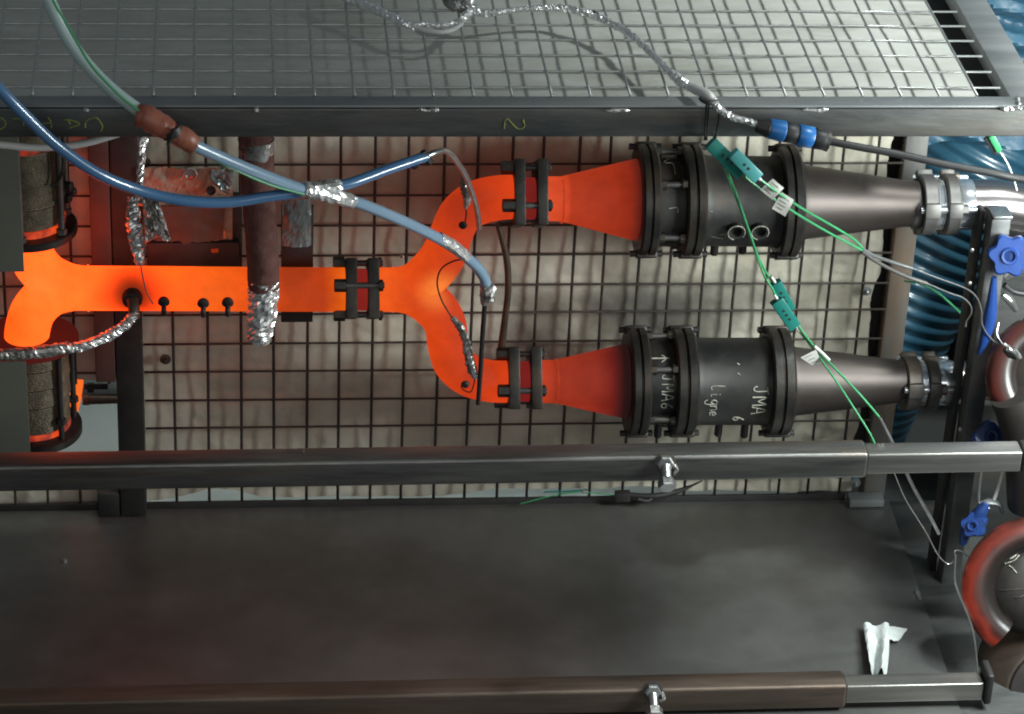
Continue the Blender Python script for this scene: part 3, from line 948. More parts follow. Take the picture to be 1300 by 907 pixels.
UC = 254
stroke_obj('chalk_mark', [cat_px(p, UC, 0.0645) for p in ([(838, 209), (843, 205), (846, 204)], [(840, 210), (849, 211), (850, 225)], [(841, 268), (851, 267), (852, 273)],
                          [(845, 299), (846, 302), (852, 303), (856, 300)])], 'chalk', cu1, 0.0008)
stroke_obj('chalk_mark', [cat_px(p, UC, 0.0655) for p in ([(897, 302), (910, 304), (916, 302)], [(907, 300), (924, 299)], [(906, 307), (912, 305)], [(892, 272), (895, 272)])], 'chalk', cu2, 0.0009)

# outlet couplings -----------------------------------------------------


def coupling(cy, cols, rr, label, low):
    ax = lambda x: at(x, cy, Y=YM).x
    z = at(cols[0], cy, Y=YM).z
    c = Vector((0, YM, z))
    t = thing('pipe_coupling', label, 'coupling', Vector((ax(cols[0]), YM, z - rr)))

    def lathe(nm, prof, m, par=t, seg=48):
        bm = lathe_bm((0, YM, z), (1, 0, 0), prof, seg)
        return new_obj(nm, bm, m, par)

    a = [ax(v) for v in cols]
    # collar, first plate, bright bellows, second plate, bright bellows
    lathe('collar', [(a[0] - 0.004, rr * 0.84), (a[0], rr * 0.92), (a[1] - 0.001, rr * 0.92)], 'clampsteel')
    lathe('clamp_plate', [(a[1], rr * 1.12), (a[1] + 0.002, rr * 1.18), (a[2] - 0.002, rr * 1.18), (a[2], rr * 1.12)], 'clampsteel')
    lathe('bellows', [(a[2] + (a[3] - a[2]) * k / 8, rr * (0.98 if k % 2 else 0.93)) for k in range(9)], 'chrome')
    lathe('clamp_plate', [(a[3], rr * 1.14), (a[3] + 0.002, rr * 1.2), (a[4] - 0.002, rr * 1.2), (a[4], rr * 1.14)], 'clampsteel')
    lathe('bellows', [(a[4], rr * 0.96), (a[4] + 0.004, rr), (a[5] - 0.004, rr), (a[5], rr * 0.96)], 'chrome')
    for an in (R(75), R(195), R(-45)):
        d = Vector((0, -math.sin(an), math.cos(an))) * rr * 1.08
        p, q = Vector((a[1] - 0.006, YM, z)) + d, Vector((a[4] + 0.022, YM, z)) + d
        b = new_obj('clamp_bolt', cyl_bm(p, q, 0.0055, 12), 'chrome', t)
        new_obj('nut', lathe_bm(Vector((a[4] + 0.001, YM, z)) + d, (1, 0, 0), [(0, 0.0085), (0.008, 0.0085)], 6), 'clampsteel', b, smooth=False)
        new_obj('ear', obox_bm(Vector(((a[1] + a[2]) / 2, YM, z)) + d * 1.06, (Vector((1, 0, 0)), Vector((0, d.z, -d.y)).normalized(), d.normalized()), ((a[2] - a[1]) / 2 + 0.001, 0.011, 0.008), 0.002), 'clampsteel', b)
        new_obj('ear', obox_bm(Vector(((a[3] + a[4]) / 2, YM, z)) + d * 1.06, (Vector((1, 0, 0)), Vector((0, d.z, -d.y)).normalized(), d.normalized()), ((a[4] - a[3]) / 2 + 0.001, 0.011, 0.008), 0.002), 'clampsteel', b)
    return t, z, a


k1, kz1, ka1 = coupling(260, (1158, 1166, 1184, 1196, 1212, 1233), 0.0375, 'bright steel pipe coupling on the outlet of the upper catalyst cone', False)
k2, kz2, ka2 = coupling(487, (1142, 1146, 1164, 1173, 1187, 1209), 0.0345, 'bright steel pipe coupling on the outlet of the lower catalyst cone', True)
x0 = ka1[5]
o = new_obj('outlet_pipe', tube_bm([(x0 - 0.002, YM, kz1), (x0 + 0.04, YM, kz1 - 0.001), (x0 + 0.09, YM, kz1 - 0.012), (x0 + 0.14, YM, kz1 - 0.035), (x0 + 0.19, YM, kz1 - 0.075)], 0.0365, 40, 8), 'pipe')
tag(o, 'tempered stainless pipe bending away from the upper pipe coupling', 'pipe')
x0 = ka2[5]
o = new_obj('outlet_pipe', tube_bm([(x0 - 0.002, YM, kz2), (x0 + 0.04, YM, kz2 - 0.001), (x0 + 0.09, YM, kz2 - 0.010), (x0 + 0.15, YM, kz2 - 0.035)], 0.0330, 40, 8), 'pipe')
tag(o, 'tempered stainless pipe leaving the lower pipe coupling behind the front post', 'pipe')

# ------------------------------------------------------------------ left stacks
YS = YM


def ridged(prof, pitch=0.003, amp=0.0007):
    out = []
    for (d0, r0), (d1, r1) in zip(prof, prof[1:]):
        n = max(1, int(abs(d1 - d0) / pitch * 2))
        for k in range(n):
            t = k / n
            out.append((d0 + (d1 - d0) * t, r0 + (r1 - r0) * t + (amp if (len(out) % 2) else 0)))
    out.append(prof[-1])
    return out


c = at(35, 288, Y=YS)
zc = c.z
st = thing('muffler_stack', 'wire wrapped muffler cylinder standing above the glowing left fork', 'muffler', (c.x, YS, zc))
new_obj('disc', lathe_bm((c.x, YS, zc), (0, 0, 1), [(-0.006, 0.068), (-0.005, 0.070), (0.004, 0.070), (0.006, 0.068)], 48), 'flange', st)
new_obj('hot_rim', lathe_bm((c.x, YS, zc), (0, 0, 1), [(0.0065, 0.053), (0.016, 0.0545), (0.017, 0.050)], 48), 'hot_rim', st)
new_obj('wrapped_body', lathe_bm((c.x, YS, zc), (0, 0, 1), ridged([(0.0172, 0.051), (0.05, 0.0525), (0.051, 0.0545), (0.058, 0.0545), (0.059, 0.0525), (0.10, 0.0515), (0.135, 0.051)]), 48), 'basket', st)
new_obj('hot_rim', lathe_bm((c.x, YS, zc), (0, 0, 1), [(0.1352, 0.0515), (0.142, 0.0525), (0.145, 0.050)], 48), 'hot_rim', st)
new_obj('top_body', lathe_bm((c.x, YS, zc), (0, 0, 1), [(0.1455, 0.049), (0.24, 0.049)], 48), 'basket', st)
for an in (R(-28), R(35), R(95), R(160), R(215), R(262)):
    d = Vector((math.cos(an), -math.sin(an), 0)) * 0.0605
    p = Vector((c.x, YS, zc)) + d
    rod = new_obj('tie_rod', cyl_bm(p + Vector((0, 0, -0.004)), p + Vector((0, 0, 0.22)), 0.0048, 10), 'frame', st)
    new_obj('nut', lathe_bm(p + Vector((0, 0, 0.0065)), (0, 0, 1), [(0, 0.0075), (0.008, 0.0075)], 6), 'clampsteel', rod, smooth=False)
for (px, py, r_) in ((86, 237, 0.008), (90, 243, 0.006), (84, 252, 0.007)):
    new_obj('clip', lathe_bm(at(px, py, Y=YS + 0.01), (1, -0.4, 0.1), [(-0.008, r_), (0.006, r_), (0.008, r_ * .6)], 8), 'dark', st)
new_obj('side_wire', tube_bm(path([(64, 236), (72, 232), (78, 222), (80, 208), (79, 185)], YS - 0.045), 0.002, 8), 'dark', st)

c = at(37, 428, Y=YS)
zc = c.z
st2 = thing('muffler_stack', 'wire wrapped muffler cylinder hanging below the glowing left fork', 'muffler', (c.x, YS, zc - 0.17))
new_obj('disc', lathe_bm((c.x, YS, zc), (0, 0, 1), [(-0.006, 0.068), (-0.005, 0.071), (0.000, 0.071), (0.002, 0.068)], 48), heat_mat('dark_red_disc', -1, 1, [(0, srgb(70, 16, 12)), (1, srgb(70, 16, 12))]), st2)
new_obj('wrapped_body', lathe_bm((c.x, YS, zc), (0, 0, -1), ridged([(0.008, 0.0545), (0.03, 0.0560), (0.031, 0.0540), (0.06, 0.0560), (0.061, 0.0540), (0.09, 0.0560), (0.091, 0.0540), (0.135, 0.0535)]), 48), 'basket', st2)
new_obj('hot_rim', lathe_bm((c.x, YS, zc), (0, 0, -1), [(0.1352, 0.0545), (0.144, 0.055), (0.145, 0.050)], 48), 'hot_rim', st2)
new_obj('disc', lathe_bm((c.x, YS, zc), (0, 0, -1), [(0.1455, 0.068), (0.147, 0.071), (0.158, 0.071), (0.16, 0.068)], 48), 'flange', st2)
for an in (R(-18), R(45), R(105), R(170), R(230)):
    d = Vector((math.cos(an), -math.sin(an), 0)) * 0.0615
    p = Vector((c.x, YS, zc)) + d
    rod = new_obj('tie_rod', cyl_bm(p + Vector((0, 0, -0.012)), p + Vector((0, 0, -0.150)), 0.0042, 10), 'dark', st2)
    new_obj('nut', lathe_bm(p + Vector((0, 0, -0.120)), (0, 0, 1), [(0, 0.0075), (0.008, 0.0075)], 6), 'dark', rod, smooth=False)

# olive plates in front of the stacks
a, b = at(19, 189, Y=-0.27), at(31, 344, Y=-0.27)
t = new_obj('shield_plate', box_bm((b.x - 0.24, -0.274, b.z), (b.x, -0.270, a.z + 0.07), 0.001), 'olive')
tag(t, 'olive grey shield plate hanging in front of the upper muffler stack', 'plate')
a, b = at(33, 458, Y=-0.27), at(33, 602, Y=-0.27)
t = new_obj('shield_plate', box_bm((a.x - 0.24, -0.274, b.z), (a.x, -0.270, a.z), 0.001), 'olive')
tag(t, 'olive grey shield plate standing in front of the lower muffler stack', 'plate')

# hot pipe end and dark pipe seen through the opening
t = thing('hot_stub', 'orange glowing pipe end seen through the opening beside the lower stack', 'pipe', at(98, 520, Y=0.12))
new_obj('glowing_end', lathe_bm(at(88, 500, Y=0.12), (0.98, 0, -0.2), [(0, 0.030), (0.018, 0.0255), (0.019, 0.010)], 28), 'hot_bright', t)
new_obj('outlet', lathe_bm(at(105, 508, Y=0.12), (1, 0, 0.0), [(0, 0.0085), (0.010, 0.0085), (0.011, 0.0075), (0.055, 0.0065)], 20), 'brown_rod', t)
new_obj('bracket', box_bm(at(107, 494, Y=0.118), at(137, 488, Y=0.116) + Vector((0, 0, 0.0)), 0), 'dark', t)
new_obj('bracket_tab', box_bm(at(111, 497, Y=0.11), at(119, 488, Y=0.105)), 'dark', t)

# things above the pipe: foil sheet, black block, film covered bracket
fs = thing('heat_shield', 'scorched foil heat shield above the glowing pipe, stained orange and soot grey', 'heat shield', at(240, 330, Y=-0.03))


def hsfn(u, v):
    x = 183 + u * 112
    y = 312 - v * 98 + 5 * fbm(u * 3.3, 2.0) * v ** 6
    p = at(x, y, Y=-0.035)
    p.y += 0.006 * fbm(u * 3, v * 3, 1.5) + 0.0008 * fbm(u * 12, v * 12, 3)
    return p


M['scorched'] = mat('scorched_foil', (0.30, 0.19, 0.12), (0.44, 0.34, 0.26), rough=0.6, metal=0.15, scale=14, c3=(0.15, 0.125, 0.11), bump=0.3, bscale=60)
new_obj('foil_sheet', sheet_bm(hsfn, 36, 30, -0.001), 'scorched', fs, smooth=False)
M['sooty'] = mat('sooty_plate', (0.07, 0.06, 0.052), (0.12, 0.10, 0.085), rough=0.5, metal=0.4, scale=10, c3=(0.14, 0.09, 0.065), bump=0.2)
new_obj('lower_plate', sheet_bm(lambda u, v: at(200 + u * 86 - 4 * v, 262 + v * 44 + 9 * fbm(u * 3, 7.0) * v ** 4, Y=-0.050) + Vector((0, 0.003 * fbm(u * 3, v * 3, 5), 0)), 16, 10, 0.0015), 'sooty', fs)
new_obj('hole_ring', lathe_bm(at(242, 221, Y=-0.046), (0, -1, 0.1), [(0, 0.010), (0.002, 0.0105), (0.003, 0.008), (0.0005, 0.006)], 20), 'dirty_foil', fs)
new_obj('ember', lathe_bm(at(243, 227, Y=-0.0475), (0, -1, 0.1), [(0, 0.004), (0.001, 0.003)], 8), 'hot_ring', fs)
new_obj('hole_ring', lathe_bm(at(268, 242, Y=-0.046), (0, -1, 0.1), [(0, 0.007), (0.002, 0.007), (0.003, 0.0055), (0.0005, 0.004)], 20), 'dark', fs)
new_obj('corner_fold', sheet_bm(lambda u, v: at(266 + u * 32 - v * u * 8, 215 + v * 34 * (0.4 + 0.6 * u), Y=-0.052) + Vector((0, 0.006 * fbm(u * 4, v * 4, 7), 0)), 12, 12, -0.001), 'film', fs, smooth=False)
t = thing('black_block', 'black steel bracket blocks behind the glowing pipe below the heat shield', 'bracket', at(250, 340, Y=-0.02))
a, b = at(186, 309, Y=-0.045), at(304, 345, Y=-0.045)
new_obj('block', box_bm((a.x, -0.045, b.z), (b.x, -0.010, a.z), 0.002), 'dark', t)
a, b = at(278, 252, Y=-0.03), at(306, 308, Y=-0.03)
new_obj('upright', box_bm((a.x, -0.030, b.z), (b.x, -0.008, a.z), 0.002), 'dark', t)
new_obj('bright_edge', box_bm(at(284, 303, Y=-0.0475), at(286, 293, Y=-0.0465)), 'weld', t)
new_obj('ember', box_bm(at(268, 321, Y=-0.0475), at(277, 316, Y=-0.0460)), 'hot_ring', t)

t = thing('black_bracket', 'flat black bracket crossing behind the glowing pipe, wrapped in crinkled film', 'bracket', at(376, 409, Y=-0.09))
a, b = at(357, 335, Y=-0.095), at(397, 409, Y=-0.095)
a2 = at(357, 262, Y=-0.095)
new_obj('flat_bar', box_bm((a.x, -0.096, b.z), (b.x, -0.088, a2.z), 0.001), 'dark', t)
new_obj('film_wrap', sheet_bm(lambda u, v: at(358 + u * 37, 312 - v * 60, Y=-0.101) + Vector((0, -0.006 * math.sin(u * 3.14) + 0.003 * fbm(u * 3, v * 3, 2), 0)), 16, 20, -0.0006), 'film', t, smooth=False)

# ------------------------------------------------------------------ red-brown sleeve with foil end
t = thing('wrapped_tube', 'red-brown sleeved tube hanging in front of the glowing pipe, its end wrapped in foil', 'tube', at(326, 436, Y=-0.30))
foil_tube('foil_end', path([(335, 354), (334, 375), (332, 405), (328, 432)], -0.26), [0.0212, 0.0214, 0.0200, 0.0165], t, 'foil', 0.10, 26, 8)
new_obj('sleeve', tube_bm(path([(322, 150), (325, 190), (329, 260), (333, 320), (335, 364)], -0.26), [0.0230, 0.0232, 0.0228, 0.0222, 0.0220], 28, 10, 0.035), 'sleeve', t)
new_obj('foil_collar', sheet_bm(lambda u, v: at(326, 196 - v * 20, Y=-0.26) + Vector((0.0240 * math.sin((u - 0.5) * 3.3) + 0.001 * fbm(u * 9, v * 9), -0.0240 * math.cos((u - 0.5) * 3.3), 0.006 * fbm(u * 7, 0.3) * (1 - v))), 20, 8, -0.0006), 'dirty_foil', t, smooth=False)

# brown bent rod beside the fork
o = new_obj('bent_rod', tube_bm(path([(632, 284), (638, 305), (644, 335), (645, 370), (641, 405), (637, 440), (636, 458)], -0.13), [0.0045, 0.0048, 0.005, 0.005, 0.005, 0.006, 0.005], 12), 'brown_rod')
tag(o, 'brown bent rod linking the two branch flanges in front of the blanket', 'rod')

# ------------------------------------------------------------------ hoses
hA = thing('pale_hose', 'pale blue-green hose hanging over the lid edge and running down to the fork', 'hose', at(180, 143, Y=-0.58))
hr = 0.0078
new_obj('tube', tube_bm(path([(52, -30, -0.56), (62, 0, -0.56), (82, 42, -0.56), (110, 82, -0.565), (145, 117, -0.575), (184, 146, -0.58)]), hr * 1.05, 18), 'hose_pale', hA)
new_obj('lower_tube', tube_bm(path([(236, 179, -0.575), (262, 192, -0.56), (320, 217, -0.52), (390, 243, -0.46), (440, 253, -0.42), (500, 276, -0.36), (560, 305, -0.30), (598, 332, -0.27), (613, 350, -0.26), (617, 362, -0.26)]), hr, 18), 'hose_mid', hA)
new_obj('red_wrap', tube_bm(path([(174, 146, -0.582), (186, 149, -0.584), (205, 160, -0.584), (218, 168, -0.583)]), [0.0135, 0.0150, 0.0150, 0.0115], 18, 6, 0.07), 'sleeve_bright', hA)
new_obj('red_wrap', tube_bm(path([(219, 168, -0.583), (232, 175, -0.581), (246, 184, -0.578)]), [0.0120, 0.0140, 0.0120], 18, 6, 0.06), 'sleeve_bright', hA)
new_obj('cable_tie', tube_bm(path([(216, 163, -0.583), (220, 171, -0.583)]), 0.0142, 16, 1, smooth=False), 'black', hA)
new_obj('cable_tie', tube_bm([p + Vector((0, -0.014, 0)) for p in path([(221, 157, -0.583), (217, 170, -0.583), (213, 178, -0.583)])], 0.0022, 8), 'black', hA)
foil_tube('foil_wrap', path([(384, 240, -0.465), (400, 243, -0.455), (425, 250, -0.44), (447, 256, -0.42)]), [0.0105, 0.0112, 0.0105, 0.0095], hA, 'foil', 0.10, 14, 6)
foil_tube('foil_wrap', path([(557, 302, -0.302), (575, 312, -0.29), (592, 326, -0.275)]), 0.0084, hA, 'foil', 0.05, 12, 5)
foil_tube('foil_knot', path([(616, 360, -0.26), (619, 368, -0.26), (618, 378, -0.258), (614, 386, -0.255)]), [0.008, 0.0105, 0.010, 0.005], hA, 'dirty_foil', 0.25, 10, 4)
new_obj('probe_rod', tube_bm(path([(616, 380, -0.255), (613, 420, -0.235), (610, 470, -0.215), (607, 513, -0.20)]), [0.0036, 0.0036, 0.0036, 0.0034], 12), 'dark', hA)
o = new_obj('green_lead', tube_bm(path([(56, -30, -0.575), (68, 2, -0.575), (84, 30, -0.575), (100, 58, -0.578), (118, 86, -0.585), (150, 120, -0.59), (176, 141, -0.595)]), 0.0016, 8), 'green')
tag(o, 'thin green lead tied along the pale hose above the red wrap', 'cable')
o = new_obj('green_lead', tube_bm(path([(244, 190, -0.572), (290, 212, -0.545), (340, 234, -0.51), (386, 247, -0.475)]), 0.0015, 8), 'green')
tag(o, 'thin green lead running under the grey-blue hose towards the foil tape', 'cable')

hB = thing('blue_hose', 'blue plastic hose sagging across the post and ending in a bent metal probe', 'hose', at(250, 257, Y=-0.5))
new_obj('tube', tube_bm(path([(-30, 85, -0.60), (0, 114, -0.60), (30, 145, -0.59), (75, 187, -0.57), (125, 221, -0.55), (180, 243, -0.52), (235, 255, -0.50), (290, 257, -0.48), (345, 249, -0.465), (392, 243, -0.452), (440, 234, -0.43), (490, 216, -0.39), (528, 203, -0.36), (541, 199, -0.35)]), 0.0073, 18), 'hose_blue', hB)
foil_tube('foil_wrap', path([(392, 241, -0.455), (410, 239, -0.448), (430, 236, -0.435)]), [0.0095, 0.0105, 0.0100], hB, 'foil', 0.13, 14, 5)
new_obj('clip', tube_bm(path([(536, 193, -0.352), (541, 200, -0.352), (546, 207, -0.352)]), 0.0055, 8, 3), 'black', hB)
new_obj('clip', tube_bm(path([(522, 209, -0.36), (526, 212, -0.362), (530, 210, -0.362)]), 0.0038, 8, 3), 'black', hB)
new_obj('probe_rod', tube_bm(path([(540, 199, -0.35), (552, 194, -0.34), (565, 192, -0.32), (577, 202, -0.30), (590, 222, -0.27), (600, 247, -0.24), (606, 270, -0.215), (608, 290, -0.195)]), [0.0045, 0.0042, 0.004, 0.004, 0.004, 0.004, 0.0042, 0.004], 12), 'bolt', hB)
o = new_obj('white_hose', tube_bm(path([(-40, 182, -0.40), (0, 184, -0.40), (40, 187.5, -0.40), (80, 186, -0.40), (112, 181, -0.40), (150, 170, -0.40)]), 0.0050, 14), 'white')
tag(o, 'white hose curving just under the top front beam', 'hose')

# foil wrapped probes near the pipe -----------------------------------
t = thing('foil_cable', 'foil wrapped cable hanging beside the dark post down to the glowing pipe', 'cable', at(178, 335, Y=-0.2))
foil_tube('foil', path([(181, 150, -0.09), (181, 180, -0.10), (178, 225, -0.13), (176, 260, -0.16)]), [0.0062, 0.0065, 0.005, 0.006], t, 'foil', 0.28, 9, 9)
foil_tube('foil_end', path([(168, 250, -0.17), (169, 275, -0.18), (173, 305, -0.19), (178, 336, -0.20)]), [0.006, 0.010, 0.0115, 0.0055], t, 'foil', 0.22, 12, 9)
new_obj('bare_wire', tube_bm(path([(178, 334, -0.20), (181, 350, -0.20), (186, 370, -0.20), (194, 386, -0.197)]), 0.0012, 8), 'bolt', t)
new_obj('foil_flap', sheet_bm(lambda u, v: at(181 + u * (18 + v * 16) + v * 2, 246 + v * 58 + 3 * math.sin(u * 9), Y=-0.165) + Vector((0, 0.010 * fbm(u * 5, v * 6, 1), 0)), 14, 18, -0.0005), 'dirty_foil', t, smooth=False)
t = thing('probe_cable', 'foil wrapped probe cable curving from the dark probe on the glowing pipe', 'cable', at(100, 440, Y=-0.25))
c = at(168, 378, Y=-0.182)
d = Vector((0, -0.88, -0.2)).normalized()
new_obj('probe_head', lathe_bm(c - d * 0.006, d, [(0, 0.0135), (0.006, 0.0150), (0.014, 0.0140), (0.017, 0.009), (0.0172, 0.001)], 22), 'dark', t)
new_obj('probe_stem', tube_bm(path([(168, 380, -0.20), (170, 392, -0.21), (171, 404, -0.215)]), 0.0082, 14, 5), 'brown_rod', t)
foil_tube('foil', path([(173, 396, -0.213), (166, 405, -0.218), (152, 418, -0.225), (130, 430, -0.235), (104, 440, -0.245), (80, 443, -0.25)]), [0.007, 0.0075, 0.0075, 0.0075, 0.0075, 0.007], t, 'foil', 0.2, 11, 9)
foil_tube('foil', path([(88, 441, -0.25), (60, 446, -0.258), (30, 449, -0.266), (0, 451, -0.275), (-30, 452, -0.28)]), [0.0085, 0.009, 0.009, 0.0085, 0.008], t, 'dirty_foil', 0.14, 11, 9)
t = thing('foil_probe', 'foil wrapped thermocouple hooked into the upper branch of the fork', 'probe', at(591, 262, Y=-0.2))
foil_tube('foil', path([(586, 212, -0.20), (590, 224, -0.205), (592, 238, -0.207), (593, 252, -0.205), (591, 265, -0.203)]), [0.003, 0.006, 0.0082, 0.006, 0.0025], t, 'dirty_foil', 0.22, 10, 6)
new_obj('bare_wire', tube_bm(path([(591, 263, -0.203), (592, 272, -0.203), (590, 284, -0.195)]), 0.0010, 8), 'dark', t)
t = thing('foil_probe', 'foil wrapped thermocouple lying over the lower branch of the fork', 'probe', at(600, 480, Y=-0.2))
new_obj('bare_wire', tube_bm(path([(592, 329, -0.275), (575, 332, -0.25), (560, 342, -0.235), (555, 360, -0.225), (561, 382, -0.215), (574, 404, -0.21)]), 0.0012, 8), 'brown_rod', t)
foil_tube('foil', path([(574, 403, -0.21), (583, 414, -0.212), (591, 432, -0.214), (594, 450, -0.214), (599, 468, -0.212), (604, 480, -0.21)]), [0.0035, 0.0055, 0.006, 0.0065, 0.007, 0.004], t, 'dirty_foil', 0.24, 10, 7)
new_obj('bare_wire', tube_bm(path([(603, 479, -0.21), (601, 490, -0.205), (597, 498, -0.20), (588, 495, -0.195), (585, 490, -0.19)]), 0.0009, 8), 'dark', t)
o = new_obj('spark_bead', lathe_bm(at(510.5, 325, Y=-0.02), (0, -1, 0), [(0, 0.003), (0.004, 0.003), (0.006, 0.001)], 8), 'weld')
tag(o, 'tiny bright metal bead on the mesh left of the fork', 'bead')

# ------------------------------------------------------------------ foil cable on the lid, connector, black cable
ZC = LZ + 0.010
lp = lambda pts: [at(p[0], p[1], Z=ZC + (p[2] if len(p) > 2 else 0)) for p in pts]
t = thing('lid_cable', 'silver foil wrapped cable lying in curves across the lid mesh', 'cable', at(640, 15, Z=LZ))
foil_tube('foil', lp([(420, -16), (445, 0), (480, 14), (510, 28), (528, 35)]), [0.0062, 0.0062, 0.0058, 0.0055, 0.005], t, 'foil', 0.30, 11, 12)
foil_tube('foil', lp([(526, 31), (545, 31), (565, 32), (585, 27), (596, 16), (599, 4, 0.006), (596, -8, 0.01)]), [0.003, 0.0035, 0.0035, 0.005, 0.0055, 0.0055, 0.005], t, 'foil', 0.32, 11, 12)
new_obj('white_core', tube_bm(lp([(526, 34), (540, 38.5), (560, 41), (575, 38), (586, 31)]), 0.0032, 12), 'white', t)
foil_tube('foil', lp([(562, -6, 0.004), (572, 4, 0.004), (584, 8, 0.004), (594, 4, 0.01)]), [0.004, 0.008, 0.010, 0.006], t, 'dirty_foil', 0.25, 10, 8)
foil_tube('foil', lp([(598, 15), (620, 17), (645, 14), (680, 11), (715, 11), (745, 17), (756, 21)]), [0.005, 0.0052, 0.0035, 0.0035, 0.005, 0.0055, 0.005], t, 'foil', 0.32, 11, 12)
foil_tube('foil', lp([(752, 20), (775, 29), (800, 44), (825, 66), (848, 90), (862, 101), (876, 112)]), [0.0048, 0.005, 0.005, 0.0045, 0.0042, 0.0065, 0.0055], t, 'foil', 0.30, 11, 12)
new_obj('white_core', tube_bm([at(872, 109, Y=-0.50), at(884, 114, Y=-0.52), at(898, 121, Y=-0.545), at(906, 128, Y=-0.553)], [0.005, 0.0068, 0.0065, 0.0045], 14), 'white', t)
foil_tube('foil_tail', path([(904, 127, -0.553), (915, 140, -0.557), (930, 149, -0.56), (948, 154, -0.562), (964, 159, -0.565)]), [0.0052, 0.0045, 0.0042, 0.0042, 0.005], t, 'foil', 0.22, 11, 10)
new_obj('tape_band', tube_bm(lp([(752, 18), (757, 21)]), 0.0058, 12, 1, smooth=False), 'black', t)

t = thing('plug_connector', 'black inline plug connector with two blue rings in front of the top beam', 'connector', at(1005, 172, Y=-0.57))
YC = -0.57
pa, pb = at(961, 160, Y=YC), at(1054, 180, Y=YC)
ax = (pb - pa)
L = ax.length
segs = [('nose', 0, 0.16, 0.0085, 0.0125, 'black'), ('blue_ring', 0.16, 0.37, 0.0130, 0.0140, 'bluetape'), ('grip', 0.37, 0.55, 0.0135, 0.0125, 'black'),
        ('blue_ring', 0.55, 0.76, 0.0140, 0.0140, 'bluetape'), ('cap_nut', 0.76, 0.97, 0.0135, 0.0130, 'black')]
for nm, u0, u1, ra, rb_, m in segs:
    new_obj(nm, lathe_bm(pa, ax, [(u0 * L, ra * 0.93), (u0 * L + 0.0015, ra), (u1 * L - 0.0015, rb_), (u1 * L - 0.0002, rb_ * 0.93)], 24), m, t)
new_obj('cap_rim', lathe_bm(pa, ax, [(0.93 * L, 0.0132), (0.97 * L, 0.0137), (0.975 * L, 0.0115), (0.955 * L, 0.007)], 24), 'clampsteel', t)
o = new_obj('black_cable', tube_bm(path([(1050, 179, YC), (1085, 186, YC - 0.004), (1140, 196, YC - 0.006), (1200, 209, YC - 0.006), (1260, 220, YC - 0.004), (1300, 228, YC), (1380, 240, YC)]), 0.0050, 14), 'black')
tag(o, 'black cable running from the blue ringed plug connector past the blue duct', 'cable')
t = thing('cable_tie', 'black cable tie looped round the foil cable and down over the top beam', 'cable tie', at(900, 150, Y=-0.555))
new_obj('loop', tube_bm(path([(889, 124, -0.552), (893, 128, -0.556), (901, 131, -0.560), (909, 129, -0.556)]), 0.0032, 8), 'black', t)
new_obj('tail', tube_bm(path([(897, 131, -0.556), (896, 150, -0.545), (895, 178, -0.542)]), 0.0014, 8), 'black', t)
new_obj('tail', tube_bm(path([(900, 131, -0.556), (899, 150, -0.545), (897, 178, -0.542)]), 0.0012, 8), 'black', t)
new_obj('tail', tube_bm(path([(913, 138, -0.558), (912, 155, -0.548), (908, 177, -0.545)]), 0.0014, 8), 'black', t)

# ------------------------------------------------------------------ thermocouple connectors with green wires


def connector(pA, pB, Y, half_w, m, label_name, parent, holes=3, thick=0.006):
    a, b = at(pA[0], pA[1], Y=Y), at(pB[0], pB[1], Y=Y)
    u = (b - a).normalized()
    n = (CP - a).normalized()
    v = n.cross(u).normalized()
    n = u.cross(v)
    c = (a + b) / 2
    o = new_obj(label_name, obox_bm(c, (u, v, n), ((b - a).length / 2, half_w, thick), 0.0016), m, parent)
    for k in range(holes):
        p = c + u * ((k - (holes - 1) / 2) * 0.008) + n * (thick + 0.0002)
        new_obj('screw_hole', lathe_bm(p, n, [(-0.001, 0.0021), (0.0003, 0.0021), (0.0004, 0.0012)], 10), 'black', o)
    return o, a, b, u, v, n


t = thing('thermocouple_plug', 'teal thermocouple plug pair hanging below the cable tie with paper tagged wires', 'connector', at(930, 203, Y=-0.545))
connector((901, 181), (941, 220), -0.545, 0.0095, 'teal', 'socket', t)
connector((930, 194), (962, 226), -0.552, 0.0085, 'teal_pale', 'plug', t, 2)
new_obj('ferrule', tube_bm(path([(958, 222, -0.552), (966, 229, -0.552)]), 0.0024, 10, 1, smooth=False), 'white', t)
w1 = new_obj('wire', tube_bm(path([(965, 228, -0.552), (985, 243, -0.54), (1020, 266, -0.50), (1060, 289, -0.44), (1085, 305, -0.40), (1097, 318, -0.38)]), 0.0016, 8), 'green', t)
w2 = new_obj('wire', tube_bm(path([(937, 216, -0.548), (952, 230, -0.54), (980, 251, -0.53), (1020, 277, -0.49), (1060, 300, -0.43), (1098, 320, -0.38)]), 0.0016, 8), 'green', t)
new_obj('wire', tube_bm(path([(919, 212, -0.545), (930, 240, -0.52), (945, 280, -0.47), (957, 315, -0.43), (970, 350, -0.40), (975, 358, -0.395)]), 0.0015, 8), 'green', t)
new_obj('wire', tube_bm(path([(921, 212, -0.545), (934, 245, -0.515), (948, 285, -0.465), (962, 325, -0.42), (975, 350, -0.395), (983, 361, -0.39)]), 0.0015, 8), 'green', t)


def paper_tag(quad, Y, parent, lines=4):
    P = [at(x, y, Y=Y) for x, y in quad]
    n = (CP - P[0]).normalized()

    def fn(u, v):
        a = P[0].lerp(P[1], u)
        b = P[3].lerp(P[2], u)
        return a.lerp(b, v) + n * (0.003 * math.sin(v * 3.1) * (u - 0.2))
    o = new_obj('paper_tag', sheet_bm(fn, 8, 8, 0.0004), 'tag', parent)
    st = []
    for k in range(lines):
        v = 0.2 + 0.6 * k / max(1, lines - 1)
        e = random.uniform(0.6, 0.85)
        st.append([fn(0.15 + (e - .15) * s / 3, v) + n * 0.0008 for s in range(4)])
    stroke_obj('print_line', st, 'ink', o, 0.00035)
    return o


